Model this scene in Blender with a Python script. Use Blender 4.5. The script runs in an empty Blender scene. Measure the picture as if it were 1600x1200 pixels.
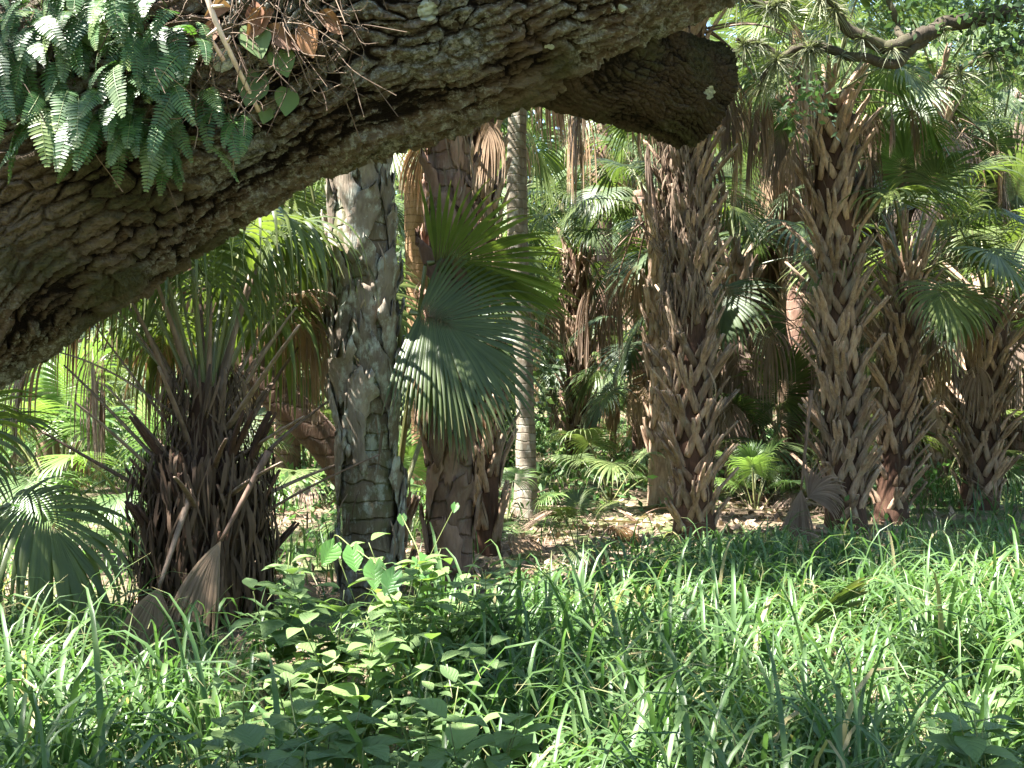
import bpy, math, random
import numpy as np
from mathutils import Vector, Matrix
from mathutils.bvhtree import BVHTree

C = bpy.context.scene
COL = C.collection
R = math.radians
# ------------------------------------------------------------------ camera
F = 1778.0                      # focal length in photograph pixels (1600 wide)
HY = 590.0                      # horizon row in the photograph
CAMH = 1.5
cd = bpy.data.cameras.new('camera')
cam = bpy.data.objects.new('camera', cd)
COL.objects.link(cam)
cam.location = (0, 0, CAMH)
cam.rotation_euler = (R(90), 0, 0)
cd.sensor_width = 36
cd.lens = 36 * F / 1600
cd.shift_y = (HY - 600) / 1600
cd.clip_start = 0.05
cd.clip_end = 1000
C.camera = cam

# ------------------------------------------------------------------ sky and sun
SUN = Vector((-0.45, -0.15, 0.88)).normalized()      # direction towards the sun
w = bpy.data.worlds.new('World')
C.world = w
w.use_nodes = True
nt = w.node_tree
sky = nt.nodes.new('ShaderNodeTexSky')
sky.sky_type = 'NISHITA'
sky.sun_disc = False
sky.sun_elevation = math.asin(SUN.z)
sky.sun_rotation = math.atan2(SUN.x, SUN.y)
sky.air_density = 1.0
sky.dust_density = 0.7
bg = nt.nodes['Background']
bg.inputs['Strength'].default_value = 0.08
nt.links.new(sky.outputs[0], bg.inputs['Color'])
sl = bpy.data.lights.new('sun', 'SUN')
sl.energy = 5.0
sl.angle = R(0.55)
sl.color = (1.0, 0.96, 0.90)
so = bpy.data.objects.new('sun', sl)
COL.objects.link(so)
so.rotation_euler = SUN.to_track_quat('Z', 'Y').to_euler()
so.location = (-8, -6, 20)

C.view_settings.view_transform = 'Standard'
C.view_settings.look = 'None'
C.view_settings.exposure = 2.98
C.view_settings.gamma = 1.0
C.render.engine = 'CYCLES'
cy = C.cycles
cy.use_denoising = True
cy.denoising_prefilter = 'ACCURATE'
cy.max_bounces = 7
cy.diffuse_bounces = 2
cy.glossy_bounces = 2
cy.transmission_bounces = 4
cy.transparent_max_bounces = 4
cy.caustics_reflective = False
cy.caustics_refractive = False
cy.sample_clamp_indirect = 6
cy.use_adaptive_sampling = True
cy.adaptive_threshold = 0.02

# ------------------------------------------------------------------ helpers
def at(px, py, Z):
    return Vector(((px - 800) / F * Z, Z, CAMH - (py - HY) / F * Z))

def nrm(a):
    return a / np.maximum(np.linalg.norm(a, axis=-1, keepdims=True), 1e-9)

def A3(v):
    return np.array([v[0], v[1], v[2]], dtype=np.float64)

def hsh(i, j, k, seed):
    n = (i.astype(np.int64) * 374761393 + j.astype(np.int64) * 668265263 + k.astype(np.int64) * 2147483647 + seed * 144269504) & 0xffffffff
    n = ((n ^ (n >> 13)) * 1274126177) & 0xffffffff
    n = ((n ^ (n >> 15)) * 2246822519) & 0xffffffff
    n = n ^ (n >> 16)
    return (n & 0xffffff) / float(0xffffff)

def vnoise(p, seed=0):
    p = np.asarray(p, dtype=np.float64)
    i = np.floor(p).astype(np.int64)
    f = p - i
    f = f * f * (3 - 2 * f)
    r = 0
    for dx in (0, 1):
        for dy in (0, 1):
            for dz in (0, 1):
                wgt = (f[..., 0] if dx else 1 - f[..., 0]) * (f[..., 1] if dy else 1 - f[..., 1]) * (f[..., 2] if dz else 1 - f[..., 2])
                r = r + wgt * hsh(i[..., 0] + dx, i[..., 1] + dy, i[..., 2] + dz, seed)
    return r

def fbm(p, oct=4, seed=0):
    p = np.asarray(p, dtype=np.float64)
    r, a, t = 0, 0.5, 0
    for o in range(oct):
        r = r + a * vnoise(p * 2 ** o + 17.3 * o, seed + o)
        t += a
        a *= 0.5
    return r / t

def voronoi2(u, v, nv, seed):
    """jittered-grid voronoi on (u, v); v wraps after nv cells. returns F1, F2, cell id random, offset along u from the cell point"""
    iu = np.floor(u).astype(np.int64); iv = np.floor(v).astype(np.int64)
    f1 = np.full(u.shape, 9.0); f2 = np.full(u.shape, 9.0)
    rid = np.zeros(u.shape); du = np.zeros(u.shape); dv = np.zeros(u.shape)
    zz = np.zeros_like(iu)
    for a in (-1, 0, 1):
        for b in (-1, 0, 1):
            cu, cv = iu + a, iv + b
            cw = np.mod(cv, nv)
            px = cu + 0.1 + 0.8 * hsh(cu, cw, zz, seed)
            py = cv + 0.1 + 0.8 * hsh(cu, cw, zz, seed + 7)
            d = np.sqrt((u - px) ** 2 + (v - py) ** 2)
            near = d < f1
            f2 = np.where(near, f1, np.minimum(f2, d))
            rid = np.where(near, hsh(cu, cw, zz, seed + 13), rid)
            du = np.where(near, u - px, du)
            dv = np.where(near, v - py, dv)
            f1 = np.where(near, d, f1)
    return f1, f2, rid, du, dv

def sstep(a, b, x):
    t = np.clip((x - a) / (b - a), 0, 1)
    return t * t * (3 - 2 * t)

def put_frond(name, pair, *a, **k_):
    o = put(name, pair[0], *a, **k_)
    put('stalk', pair[1], o)
    return o

class Mesh:
    """collects quads and triangles with a material index, a 'var' and a 'tip' value per vertex"""
    def __init__(s):
        s.V, s.Q, s.T, s.mq, s.mt, s.a, s.b, s.n = [], [], [], [], [], [], [], 0
    def add(s, V, Q=None, T=None, mi=0, var=0.5, tip=0.0):
        V = np.asarray(V, dtype=np.float64).reshape(-1, 3)
        k = len(V)
        s.V.append(V)
        if Q is not None and len(Q):
            Q = np.asarray(Q, dtype=np.int64).reshape(-1, 4)
            s.Q.append(Q + s.n); s.mq.append(np.full(len(Q), mi))
        if T is not None and len(T):
            T = np.asarray(T, dtype=np.int64).reshape(-1, 3)
            s.T.append(T + s.n); s.mt.append(np.full(len(T), mi))
        s.a.append(np.broadcast_to(np.asarray(var, dtype=np.float64).reshape(-1), (k,)) if np.size(var) in (1, k) else np.full(k, .5))
        s.b.append(np.broadcast_to(np.asarray(tip, dtype=np.float64).reshape(-1), (k,)) if np.size(tip) in (1, k) else np.zeros(k))
        s.n += k
    def merge(s, o, M=None, mi=None):
        V = np.concatenate(o.V)
        if M is not None:
            M = np.array(M)
            V = V @ M[:3, :3].T + M[:3, 3]
        s.V.append(V)
        if o.Q:
            s.Q.append(np.concatenate(o.Q) + s.n); m = np.concatenate(o.mq); s.mq.append(m if mi is None else np.full(len(m), mi))
        if o.T:
            s.T.append(np.concatenate(o.T) + s.n); m = np.concatenate(o.mt); s.mt.append(m if mi is None else np.full(len(m), mi))
        s.a.append(np.concatenate(o.a)); s.b.append(np.concatenate(o.b))
        s.n += len(V)
    def data(s, name, mats, smooth=True):
        me = bpy.data.meshes.new(name)
        V = np.concatenate(s.V)
        Q = np.concatenate(s.Q) if s.Q else np.zeros((0, 4), np.int64)
        T = np.concatenate(s.T) if s.T else np.zeros((0, 3), np.int64)
        me.vertices.add(len(V)); me.vertices.foreach_set('co', V.astype(np.float32).ravel())
        loops = np.concatenate([Q.ravel(), T.ravel()]).astype(np.int32)
        me.loops.add(len(loops)); me.loops.foreach_set('vertex_index', loops)
        st = np.concatenate([np.arange(len(Q)) * 4, len(Q) * 4 + np.arange(len(T)) * 3]).astype(np.int32)
        me.polygons.add(len(st)); me.polygons.foreach_set('loop_start', st)
        mi = np.concatenate(s.mq + s.mt).astype(np.int32)
        for m in mats:
            me.materials.append(m)
        me.polygons.foreach_set('material_index', mi)
        me.polygons.foreach_set('use_smooth', np.full(len(st), smooth))
        for nm, arr in (('var', s.a), ('tip', s.b)):
            at_ = me.attributes.new(nm, 'FLOAT', 'POINT')
            at_.data.foreach_set('value', np.concatenate(arr).astype(np.float32))
        me.update(calc_edges=True)
        return me
    def build(s, name, mats, parent=None, smooth=True, loc=None):
        if not isinstance(mats, (list, tuple)):
            mats = [mats]
        o = put(name, s.data(name, mats[:1] if getattr(s, 'stalk', None) else mats, smooth), parent, loc)
        if getattr(s, 'stalk', None):
            put('stalk', s.stalk.data('stalk', mats[1:]), o)
        return o

def put(name, me, parent=None, loc=None, rot=None, scale=None):
    o = bpy.data.objects.new(name, me)
    COL.objects.link(o)
    if parent is not None:
        o.parent = parent
    if loc is not None:
        o.location = loc
    if rot is not None:
        o.rotation_euler = rot
    if scale is not None:
        o.scale = (scale,) * 3 if not hasattr(scale, '__len__') else scale
    return o

def tag(o, label, cat, group=None, kind=None):
    if label: o['label'] = label
    if cat: o['category'] = cat
    if group: o['group'] = group
    if kind: o['kind'] = kind
    return o

def thing(name, label, cat, loc, group=None):
    o = bpy.data.objects.new(name, None)
    o.empty_display_size = 0.1
    COL.objects.link(o)
    o.location = loc
    return tag(o, label, cat, group)

def frames(P):
    """tangent / side / normal frames along a polyline (parallel transport)"""
    P = np.asarray(P, float)
    t = nrm(np.gradient(P, axis=0))
    n = np.zeros_like(P); s = np.zeros_like(P)
    ref = np.array([0, 0, 1.0]) if abs(t[0, 2]) < 0.9 else np.array([0, 1.0, 0])
    cur = ref - t[0] * ref.dot(t[0])
    for i in range(len(P)):
        cur = cur - t[i] * cur.dot(t[i]); cur /= max(np.linalg.norm(cur), 1e-9)
        n[i] = cur; s[i] = np.cross(t[i], cur)
    return t, s, n

def tube(P, rad, ns=8, cap=True, rough=0.0, seed=0):
    P = np.asarray(P, float); m = len(P)
    rad = np.broadcast_to(np.asarray(rad, float), (m,))
    t, s, n = frames(P)
    a = np.arange(ns) / ns * 2 * np.pi
    V = P[:, None] + rad[:, None, None] * (np.cos(a)[None, :, None] * s[:, None] + np.sin(a)[None, :, None] * n[:, None])
    if rough:
        k = fbm(V * 9.0 + seed, 3, seed) - .5
        V = V + (V - P[:, None]) * (k * rough * 2)[..., None]
    i = np.arange(m - 1)[:, None] * ns; j = np.arange(ns)[None]; j2 = (j + 1) % ns
    Q = np.stack([i + j, i + j2, i + ns + j2, i + ns + j], -1).reshape(-1, 4)
    V = V.reshape(-1, 3); T = None
    if cap:
        V = np.concatenate([V, P[:1], P[-1:]])
        k = np.arange(ns); k2 = (k + 1) % ns
        b = (m - 1) * ns
        T = np.concatenate([np.stack([k2, k, np.full(ns, m * ns)], -1), np.stack([b + k, b + k2, np.full(ns, m * ns + 1)], -1)])
    return V, Q, T

def strip(P, S, N, wd, th):
    """flat bar with box section along P; S side vectors, N normals, half width wd, half thickness th"""
    P = np.asarray(P, float); m = len(P)
    wd = np.broadcast_to(np.asarray(wd, float), (m,))[:, None]; th = np.broadcast_to(np.asarray(th, float), (m,))[:, None]
    V = np.stack([P - S * wd - N * th, P + S * wd - N * th, P + S * wd * .8 + N * th, P - S * wd * .8 + N * th], 1)
    i = np.arange(m - 1)[:, None] * 4; j = np.arange(4)[None]; j2 = (j + 1) % 4
    Q = np.stack([i + j, i + j2, i + 4 + j2, i + 4 + j], -1).reshape(-1, 4)
    e = (m - 1) * 4
    Q = np.concatenate([Q, [[3, 2, 1, 0], [e, e + 1, e + 2, e + 3]]])
    return V.reshape(-1, 3), Q

def spline(pts, n):
    """Catmull-Rom through pts (k columns), n samples"""
    p = np.asarray(pts, float)
    p = np.concatenate([[2 * p[0] - p[1]], p, [2 * p[-1] - p[-2]]])
    k = len(p) - 3
    x = np.linspace(0, k, n); i = np.minimum(x.astype(int), k - 1); t = (x - i)[:, None]
    a, b, c, d = p[i], p[i + 1], p[i + 2], p[i + 3]
    return .5 * ((2 * b) + (c - a) * t + (2 * a - 5 * b + 4 * c - d) * t ** 2 + (3 * b - a - 3 * c + d) * t ** 3)

# ------------------------------------------------------------------ materials
class NT:
    def __init__(s, name):
        s.m = bpy.data.materials.new(name); s.m.use_nodes = True
        s.t = s.m.node_tree; s.t.nodes.clear()
        s.out = s.t.nodes.new('ShaderNodeOutputMaterial')
    def n(s, kind, **kw):
        x = s.t.nodes.new(kind)
        for k, v in kw.items():
            if k in x.inputs.keys():
                if hasattr(v, 'node'): s.t.links.new(v, x.inputs[k])
                else: x.inputs[k].default_value = v
            else:
                setattr(x, k, v)
        return x
    def link(s, a, b): s.t.links.new(a, b)
    def attr(s, name): return s.n('ShaderNodeAttribute', attribute_name=name).outputs['Fac']
    def coord(s, which='Object', scale=(1, 1, 1)):
        c = s.n('ShaderNodeTexCoord').outputs[which]
        m = s.n('ShaderNodeMapping', Vector=c); m.inputs['Scale'].default_value = scale
        return m.outputs[0]
    def noise(s, vec, scale, detail=4, rough=.55): return s.n('ShaderNodeTexNoise', Vector=vec, Scale=scale, Detail=detail, Roughness=rough).outputs['Fac']
    def vor(s, vec, scale, feature='F1'):
        x = s.n('ShaderNodeTexVoronoi', Vector=vec, Scale=scale); x.feature = feature
        return x.outputs['Distance']
    def ramp(s, fac, stops):
        x = s.n('ShaderNodeValToRGB'); s.link(fac, x.inputs[0])
        e = x.color_ramp.elements
        while len(e) < len(stops): e.new(.5)
        for q, (p, c) in zip(e, stops):
            q.position = p; q.color = (*c, 1) if len(c) == 3 else c
        return x.outputs[0]
    def rng(s, fac, a, b, c=0.0, d=1.0):
        x = s.n('ShaderNodeMapRange', Value=fac); x.inputs[1].default_value = a; x.inputs[2].default_value = b
        x.inputs[3].default_value = c; x.inputs[4].default_value = d
        return x.outputs[0]
    def mix(s, fac, a, b, mode='MIX'):
        x = s.n('ShaderNodeMix', data_type='RGBA', blend_type=mode)
        for i, v in ((0, fac), (6, a), (7, b)):
            if hasattr(v, 'node'): s.link(v, x.inputs[i])
            else: x.inputs[i].default_value = v if i == 0 else ((*v, 1) if len(v) == 3 else v)
        return x.outputs[2]
    def math(s, op, a, b=0.0):
        x = s.n('ShaderNodeMath', operation=op)
        for i, v in ((0, a), (1, b)):
            if hasattr(v, 'node'): s.link(v, x.inputs[i])
            else: x.inputs[i].default_value = v
        return x.outputs[0]
    def bump(s, h, dist, strength=1.0):
        return s.n('ShaderNodeBump', Height=h, Distance=dist, Strength=strength).outputs[0]
    def done(s, col, rough=.6, spec=.4, normal=None, trans=0.0, tcol=None):
        p = s.n('ShaderNodeBsdfPrincipled')
        if hasattr(col, 'node'): s.link(col, p.inputs['Base Color'])
        else: p.inputs['Base Color'].default_value = (*col, 1)
        if hasattr(rough, 'node'): s.link(rough, p.inputs['Roughness'])
        else: p.inputs['Roughness'].default_value = rough
        p.inputs['Specular IOR Level'].default_value = spec
        if normal is not None: s.link(normal, p.inputs['Normal'])
        sh = p.outputs[0]
        if trans:
            t = s.n('ShaderNodeBsdfTranslucent')
            tc = tcol if tcol is not None else col
            if hasattr(tc, 'node'): s.link(tc, t.inputs[0])
            else: t.inputs[0].default_value = (*tc, 1)
            x = s.n('ShaderNodeMixShader'); x.inputs[0].default_value = trans
            s.link(p.outputs[0], x.inputs[1]); s.link(t.outputs[0], x.inputs[2]); sh = x.outputs[0]
        s.link(sh, s.out.inputs[0])
        return s.m

def leaf_mat(name, lo, hi, *a_, veins=0, **k_):
    return _leaf_mat(name, lo, hi, *a_, veins=veins, **k_)

def _leaf_mat(name, lo, hi, trans=.35, rough=.42, spec=.5, tipc=None, tcol=(1.2, 1.4, .75), nscale=9.0, obvar=.35, tip0=.8, veins=0):
    k = NT(name)
    var = k.attr('var')
    oi = k.n('ShaderNodeObjectInfo').outputs['Random']
    ns = k.noise(k.coord('Object'), nscale, 3)
    f = k.math('ADD', k.math('MULTIPLY', var, .55), k.math('MULTIPLY', ns, .45))
    c = k.mix(k.rng(f, .2, .8), lo, hi)
    c = k.mix(1.0, c, k.ramp(oi, [(0, (1 - obvar, 1 - obvar * .9, 1 - obvar * .6)), (1, (1 + obvar, 1 + obvar * .8, 1))]), 'MULTIPLY')
    if tipc is not None:
        c = k.mix(k.rng(k.attr('tip'), tip0, 1.0), c, tipc)
    tc = k.mix(1.0, c, tcol, 'MULTIPLY')
    nb = None
    if veins:
        vs = k.math('ABSOLUTE', k.math('SINE', k.math('MULTIPLY', k.attr('tip'), veins)))
        c = k.mix(k.math('MULTIPLY', k.math('SUBTRACT', 1.0, k.rng(vs, .0, .35)), .16), c, (.22, .30, .12))
        nb = k.bump(k.math('POWER', vs, .5), .0015)
    return k.done(c, rough, spec, nb, trans, tc)

M = {}
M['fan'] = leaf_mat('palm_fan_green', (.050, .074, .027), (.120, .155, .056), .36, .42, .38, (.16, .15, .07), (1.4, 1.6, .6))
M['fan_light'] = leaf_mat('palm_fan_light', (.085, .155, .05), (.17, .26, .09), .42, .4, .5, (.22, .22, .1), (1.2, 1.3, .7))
M['fan_far'] = leaf_mat('palm_fan_far', (.056, .088, .038), (.135, .18, .08), .36, .44, .4, (.2, .2, .1), (1.3, 1.4, .7))
M['dead'] = leaf_mat('dead_fan', (.13, .085, .060), (.33, .24, .175), .22, .7, .25, (.36, .28, .21), (1.2, 1.0, .75), obvar=.3)
M['petiole'] = leaf_mat('petiole_green', (.09, .11, .04), (.17, .17, .075), .0, .4, .5, None, obvar=.2)
k = NT('petiole_dry')
v = k.noise(k.coord('Object', (30, 30, 5)), 1.0, 4)
M['petiole_dry'] = k.done(k.mix(k.rng(k.attr('var'), 0, 1), k.ramp(v, [(.3, (.060, .036, .024)), (.7, (.17, .10, .065))]), k.ramp(v, [(.3, (.14, .095, .065)), (.7, (.30, .22, .16))])), .6, .35, k.bump(v, .004))

def trunk_mat(name, lo, hi, moss=.0, lichen=.0, rings=0.0, mossc=(.07, .08, .025), bump=.01, vs=(14, 14, 5)):
    k = NT(name)
    co = k.coord('Object', vs)
    a = k.noise(co, 1.0, 6, .65)
    b = k.noise(k.coord('Object', (60, 60, 9)), 1.0, 3)
    h = k.math('ADD', k.math('MULTIPLY', a, .6), k.math('MULTIPLY', b, .4))
    c = k.mix(k.rng(h, .3, .7), lo, hi)
    c = k.mix(1.0, c, k.ramp(k.attr('var'), [(0, (.62, .60, .58)), (1, (1.35, 1.33, 1.3))]), 'MULTIPLY')
    big = k.noise(k.coord('Object'), 3.2, 4, .6)
    if rings:
        sep = k.n('ShaderNodeSeparateXYZ', Vector=k.n('ShaderNodeTexCoord').outputs['Object']).outputs[2]
        zz = k.math('ADD', k.math('MULTIPLY', sep, rings), k.math('MULTIPLY', big, 1.6))
        r = k.math('FRACT', zz)
        ring = k.ramp(r, [(0, (0, 0, 0)), (.10, (1, 1, 1)), (.85, (.75, .75, .75)), (1, (0, 0, 0))])
        c = k.mix(.38, c, k.mix(1.0, c, ring, 'MULTIPLY'))
        h = k.math('ADD', h, k.math('MULTIPLY', ring, .7))
    if moss:
        c = k.mix(k.math('MULTIPLY', k.rng(big, .46, .62), moss), c, mossc)
    if lichen:
        l = k.noise(k.coord('Object', (1, 1, .6)), 11.0, 5, .7)
        c = k.mix(k.math('MULTIPLY', k.rng(l, .5, .62), lichen), c, (.40, .42, .36))
    return k.done(c, .85, .2, k.bump(h, bump))

M['boot'] = trunk_mat('palm_boot', (.095, .056, .036), (.46, .325, .225), lichen=.2)
M['core'] = trunk_mat('palm_core', (.028, .016, .011), (.12, .064, .042))
M['boot_grey'] = trunk_mat('weathered_boot', (.10, .075, .056), (.25, .21, .165), lichen=.6, vs=(12, 12, 3), bump=.02)
M['ringed'] = trunk_mat('ringed_trunk', (.085, .062, .040), (.21, .165, .115), moss=.8, lichen=.45, rings=9.0, bump=.02)
M['red_trunk'] = trunk_mat('reddish_trunk', (.10, .055, .040), (.25, .150, .110), moss=.12, lichen=.12, rings=8.0, bump=.018)
M['red_boot'] = trunk_mat('reddish_boot', (.12, .068, .050), (.29, .180, .130), lichen=.10, vs=(8, 8, 3))
M['pale_trunk'] = trunk_mat('pale_trunk', (.12, .095, .07), (.26, .22, .17), lichen=.35, rings=11.0, bump=.012)
M['orange_trunk'] = trunk_mat('orange_brown_trunk', (.17, .095, .045), (.33, .21, .12), rings=12.0)
M['fibre'] = leaf_mat('fibre', (.065, .042, .030), (.25, .185, .135), .1, .8, .15, None, obvar=.1)
M['dark_fibre'] = leaf_mat('dark_fibre', (.035, .024, .018), (.13, .085, .058), .05, .8, .15, None, obvar=.1)
M['grass'] = leaf_mat('grass_blade', (.052, .112, .036), (.122, .196, .068), .42, .40, .5, (.32, .28, .14), (1.1, 1.3, .7), nscale=1.2, obvar=0, tip0=.88)
M['weed'] = leaf_mat('weed_leaf', (.085, .150, .058), (.185, .270, .110), .42, .55, .32, None, (1.15, 1.3, .55), obvar=.2, veins=22)
M['heart'] = leaf_mat('heart_leaf', (.08, .20, .055), (.13, .28, .08), .42, .38, .5, None, (1.2, 1.3, .5), obvar=.25, veins=18)
M['cover'] = leaf_mat('ground_cover_leaf', (.062, .130, .045), (.15, .25, .10), .4, .5, .4, None, nscale=.8, obvar=0)
M['fern'] = leaf_mat('fern_leaf', (.030, .078, .026), (.072, .145, .050), .3, .44, .5, (.10, .13, .05), (1.2, 1.4, .5), obvar=.3)
M['fern_pale'] = leaf_mat('fern_pale', (.10, .16, .06), (.20, .27, .11), .35, .4, .5, None, obvar=.3)
M['oakleaf'] = leaf_mat('oak_leaf', (.040, .078, .030), (.10, .155, .065), .35, .4, .5, None, nscale=.6, obvar=.2)
M['brightleaf'] = leaf_mat('bright_leaf', (.080, .125, .055), (.175, .235, .115), .42, .45, .45, None, nscale=.5, obvar=.3)  # paler green for the background foliage
M['litter'] = leaf_mat('litter_leaf', (.12, .080, .055), (.38, .28, .20), .1, .8, .2, None, nscale=1.0, obvar=0)
M['airplant'] = leaf_mat('airplant_leaf', (.09, .10, .06), (.22, .23, .14), .25, .6, .3, None, obvar=.25)
M['stem'] = leaf_mat('green_stem', (.08, .12, .04), (.14, .17, .07), 0, .5, .4, None)
k = NT('twig_bark'); v = k.noise(k.coord('Object', (40, 40, 40)), 1, 3)
M['twig'] = k.done(k.ramp(v, [(.3, (.42, .32, .26)), (.7, (.66, .52, .44))]), .6, .3)
M['dryleaf'] = leaf_mat('dry_leaf', (.13, .06, .035), (.26, .14, .085), .2, .6, .3, None)

# live-oak bark: colours follow the plate height of the displaced mesh (inner bark in the furrows, darkened further as painted crevice shade), moss and lichen patches on top
def oak_bark(name, moss, lichen, base=((.008, .005, .004), (.062, .043, .030), (.150, .120, .092))):
    k = NT(name)
    h = k.attr('var')
    n1 = k.noise(k.coord('Object'), 55, 5, .7)
    n2 = k.noise(k.coord('Object'), 4.5, 4, .6)
    n3 = k.noise(k.coord('Object'), 200, 3, .7)
    gm_ = k.n('ShaderNodeMapping', Vector=k.n('ShaderNodeTexCoord').outputs['Object'])
    gm_.inputs['Rotation'].default_value = (0, R(27), 0); gm_.inputs['Scale'].default_value = (16, 85, 85)
    gr = k.n('ShaderNodeTexNoise', Vector=gm_.outputs[0], Scale=1.0, Detail=6, Roughness=.65, Distortion=.6).outputs['Fac']
    hh = k.math('ADD', h, k.math('ADD', k.math('MULTIPLY', k.math('SUBTRACT', n1, .5), .5), k.math('MULTIPLY', k.math('SUBTRACT', gr, .5), 1.5)))
    c = k.ramp(hh, [(.02, base[0]), (.28, base[1]), (.85, base[2])])
    c = k.mix(k.rng(h, .02, .24, .85, 0.0), c, base[0])  # cracks darkened again, crevice shade put into the colour
    c = k.mix(1.0, c, k.ramp(n2, [(.3, (1.08, .97, .90)), (.7, (.88, 1.0, .95))]), 'MULTIPLY')
    mf = k.math('MULTIPLY', k.rng(n2, .50, .62), k.rng(hh, .25, .7))
    c = k.mix(k.math('MULTIPLY', mf, moss), c, (.058, .060, .026))
    # grey-white crust lichen on raised plates, breaking up at its edge; 'tip' carries where the crust grows
    lf = k.math('MULTIPLY', k.rng(k.math('ADD', k.math('MULTIPLY', n1, .55), k.math('MULTIPLY', n2, .2)), .36, .43), k.attr('tip'))
    lf = k.math('MULTIPLY', lf, k.rng(hh, .15, .5))
    c = k.mix(k.math('MULTIPLY', lf, lichen), c, k.ramp(n3, [(.35, (.18, .18, .16)), (.65, (.42, .43, .40))]))
    # round lichen spots
    x = k.n('ShaderNodeTexVoronoi', Vector=k.coord('Object'), Scale=7.0)
    d = k.math('ADD', x.outputs['Distance'], k.math('MULTIPLY', k.math('SUBTRACT', n1, .5), .12))
    sel = k.n('ShaderNodeSeparateColor', Color=x.outputs['Color']).outputs[0]
    sp = k.math('MULTIPLY', k.math('LESS_THAN', d, k.rng(sel, .55, 1.0, .0, .17)), k.math('GREATER_THAN', sel, .55))
    c = k.mix(sp, c, (.50, .55, .47))
    hb = k.math('ADD', k.math('MULTIPLY', gr, .8), k.math('ADD', k.math('MULTIPLY', n1, .5), k.math('MULTIPLY', n3, .25)))
    return k.done(c, .9, .15, k.bump(hb, .03))
M['oak'] = oak_bark('oak_bark', .75, .8)
M['oak_cut'] = oak_bark('oak_cut_bark', .65, .15, ((.010, .007, .005), (.040, .028, .019), (.072, .054, .039)))
M['branch'] = trunk_mat('branch_bark', (.022, .017, .012), (.085, .070, .052), moss=.5, mossc=(.07, .075, .03), vs=(20, 20, 20))

# ground
k = NT('forest_floor')
g1 = k.noise(k.coord('Object'), .55, 5, .6); g2 = k.noise(k.coord('Object'), 14, 5, .7); g3 = k.noise(k.coord('Object'), 60, 3, .7)
c = k.ramp(g2, [(.3, (.055, .038, .026)), (.5, (.15, .105, .072)), (.7, (.30, .23, .165))])
c = k.mix(k.rng(g1, .42, .58), c, k.ramp(g3, [(.3, (.05, .085, .025)), (.7, (.11, .16, .05))]))
M['ground'] = k.done(c, .9, .2, k.bump(k.math('ADD', g2, k.math('MULTIPLY', g3, .4)), .03))

# ------------------------------------------------------------------ ground
def gz(x, y):
    p = np.stack([np.asarray(x, float) * .35, np.asarray(y, float) * .35, np.zeros_like(np.asarray(x, float)) + 3.3], -1)
    return (fbm(p, 3, 5) - .5) * .18

gxs = np.concatenate([np.linspace(-220, -22, 12), np.linspace(-20, 20, 161), np.linspace(22, 220, 12)])
gys = np.concatenate([np.linspace(-60, -6, 8), np.linspace(-5, 45, 201), np.linspace(48, 300, 14)])
GX, GY = np.meshgrid(gxs, gys)
gm = Mesh()
i = np.arange(len(gys) - 1)[:, None] * len(gxs); j = np.arange(len(gxs) - 1)[None]
gm.add(np.stack([GX, GY, gz(GX, GY)], -1), np.stack([i + j, i + j + 1, i + j + 1 + len(gxs), i + j + len(gxs)], -1))
ground = gm.build('ground', M['ground'])
tag(ground, 'forest floor of brown litter and low green growth', 'ground', kind='structure')

# ------------------------------------------------------------------ the sprawling oak limb
LP = [(-3300, 1330, 3.05, 330), (-2300, 1290, 2.95, 300), (-1400, 1060, 2.85, 275), (-700, 720, 2.75, 262), (-200, 418, 2.70, 250), (100, 240, 2.70, 226),
      (395, 84, 2.72, 208), (700, -45, 2.76, 218), (1000, -195, 2.84, 224), (1400, -420, 3.0, 185), (1900, -700, 3.2, 160), (2500, -1000, 3.5, 120)]
ctrl = np.array([[*at(px, py, Z), r * Z / F] for px, py, Z, r in LP])

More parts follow.
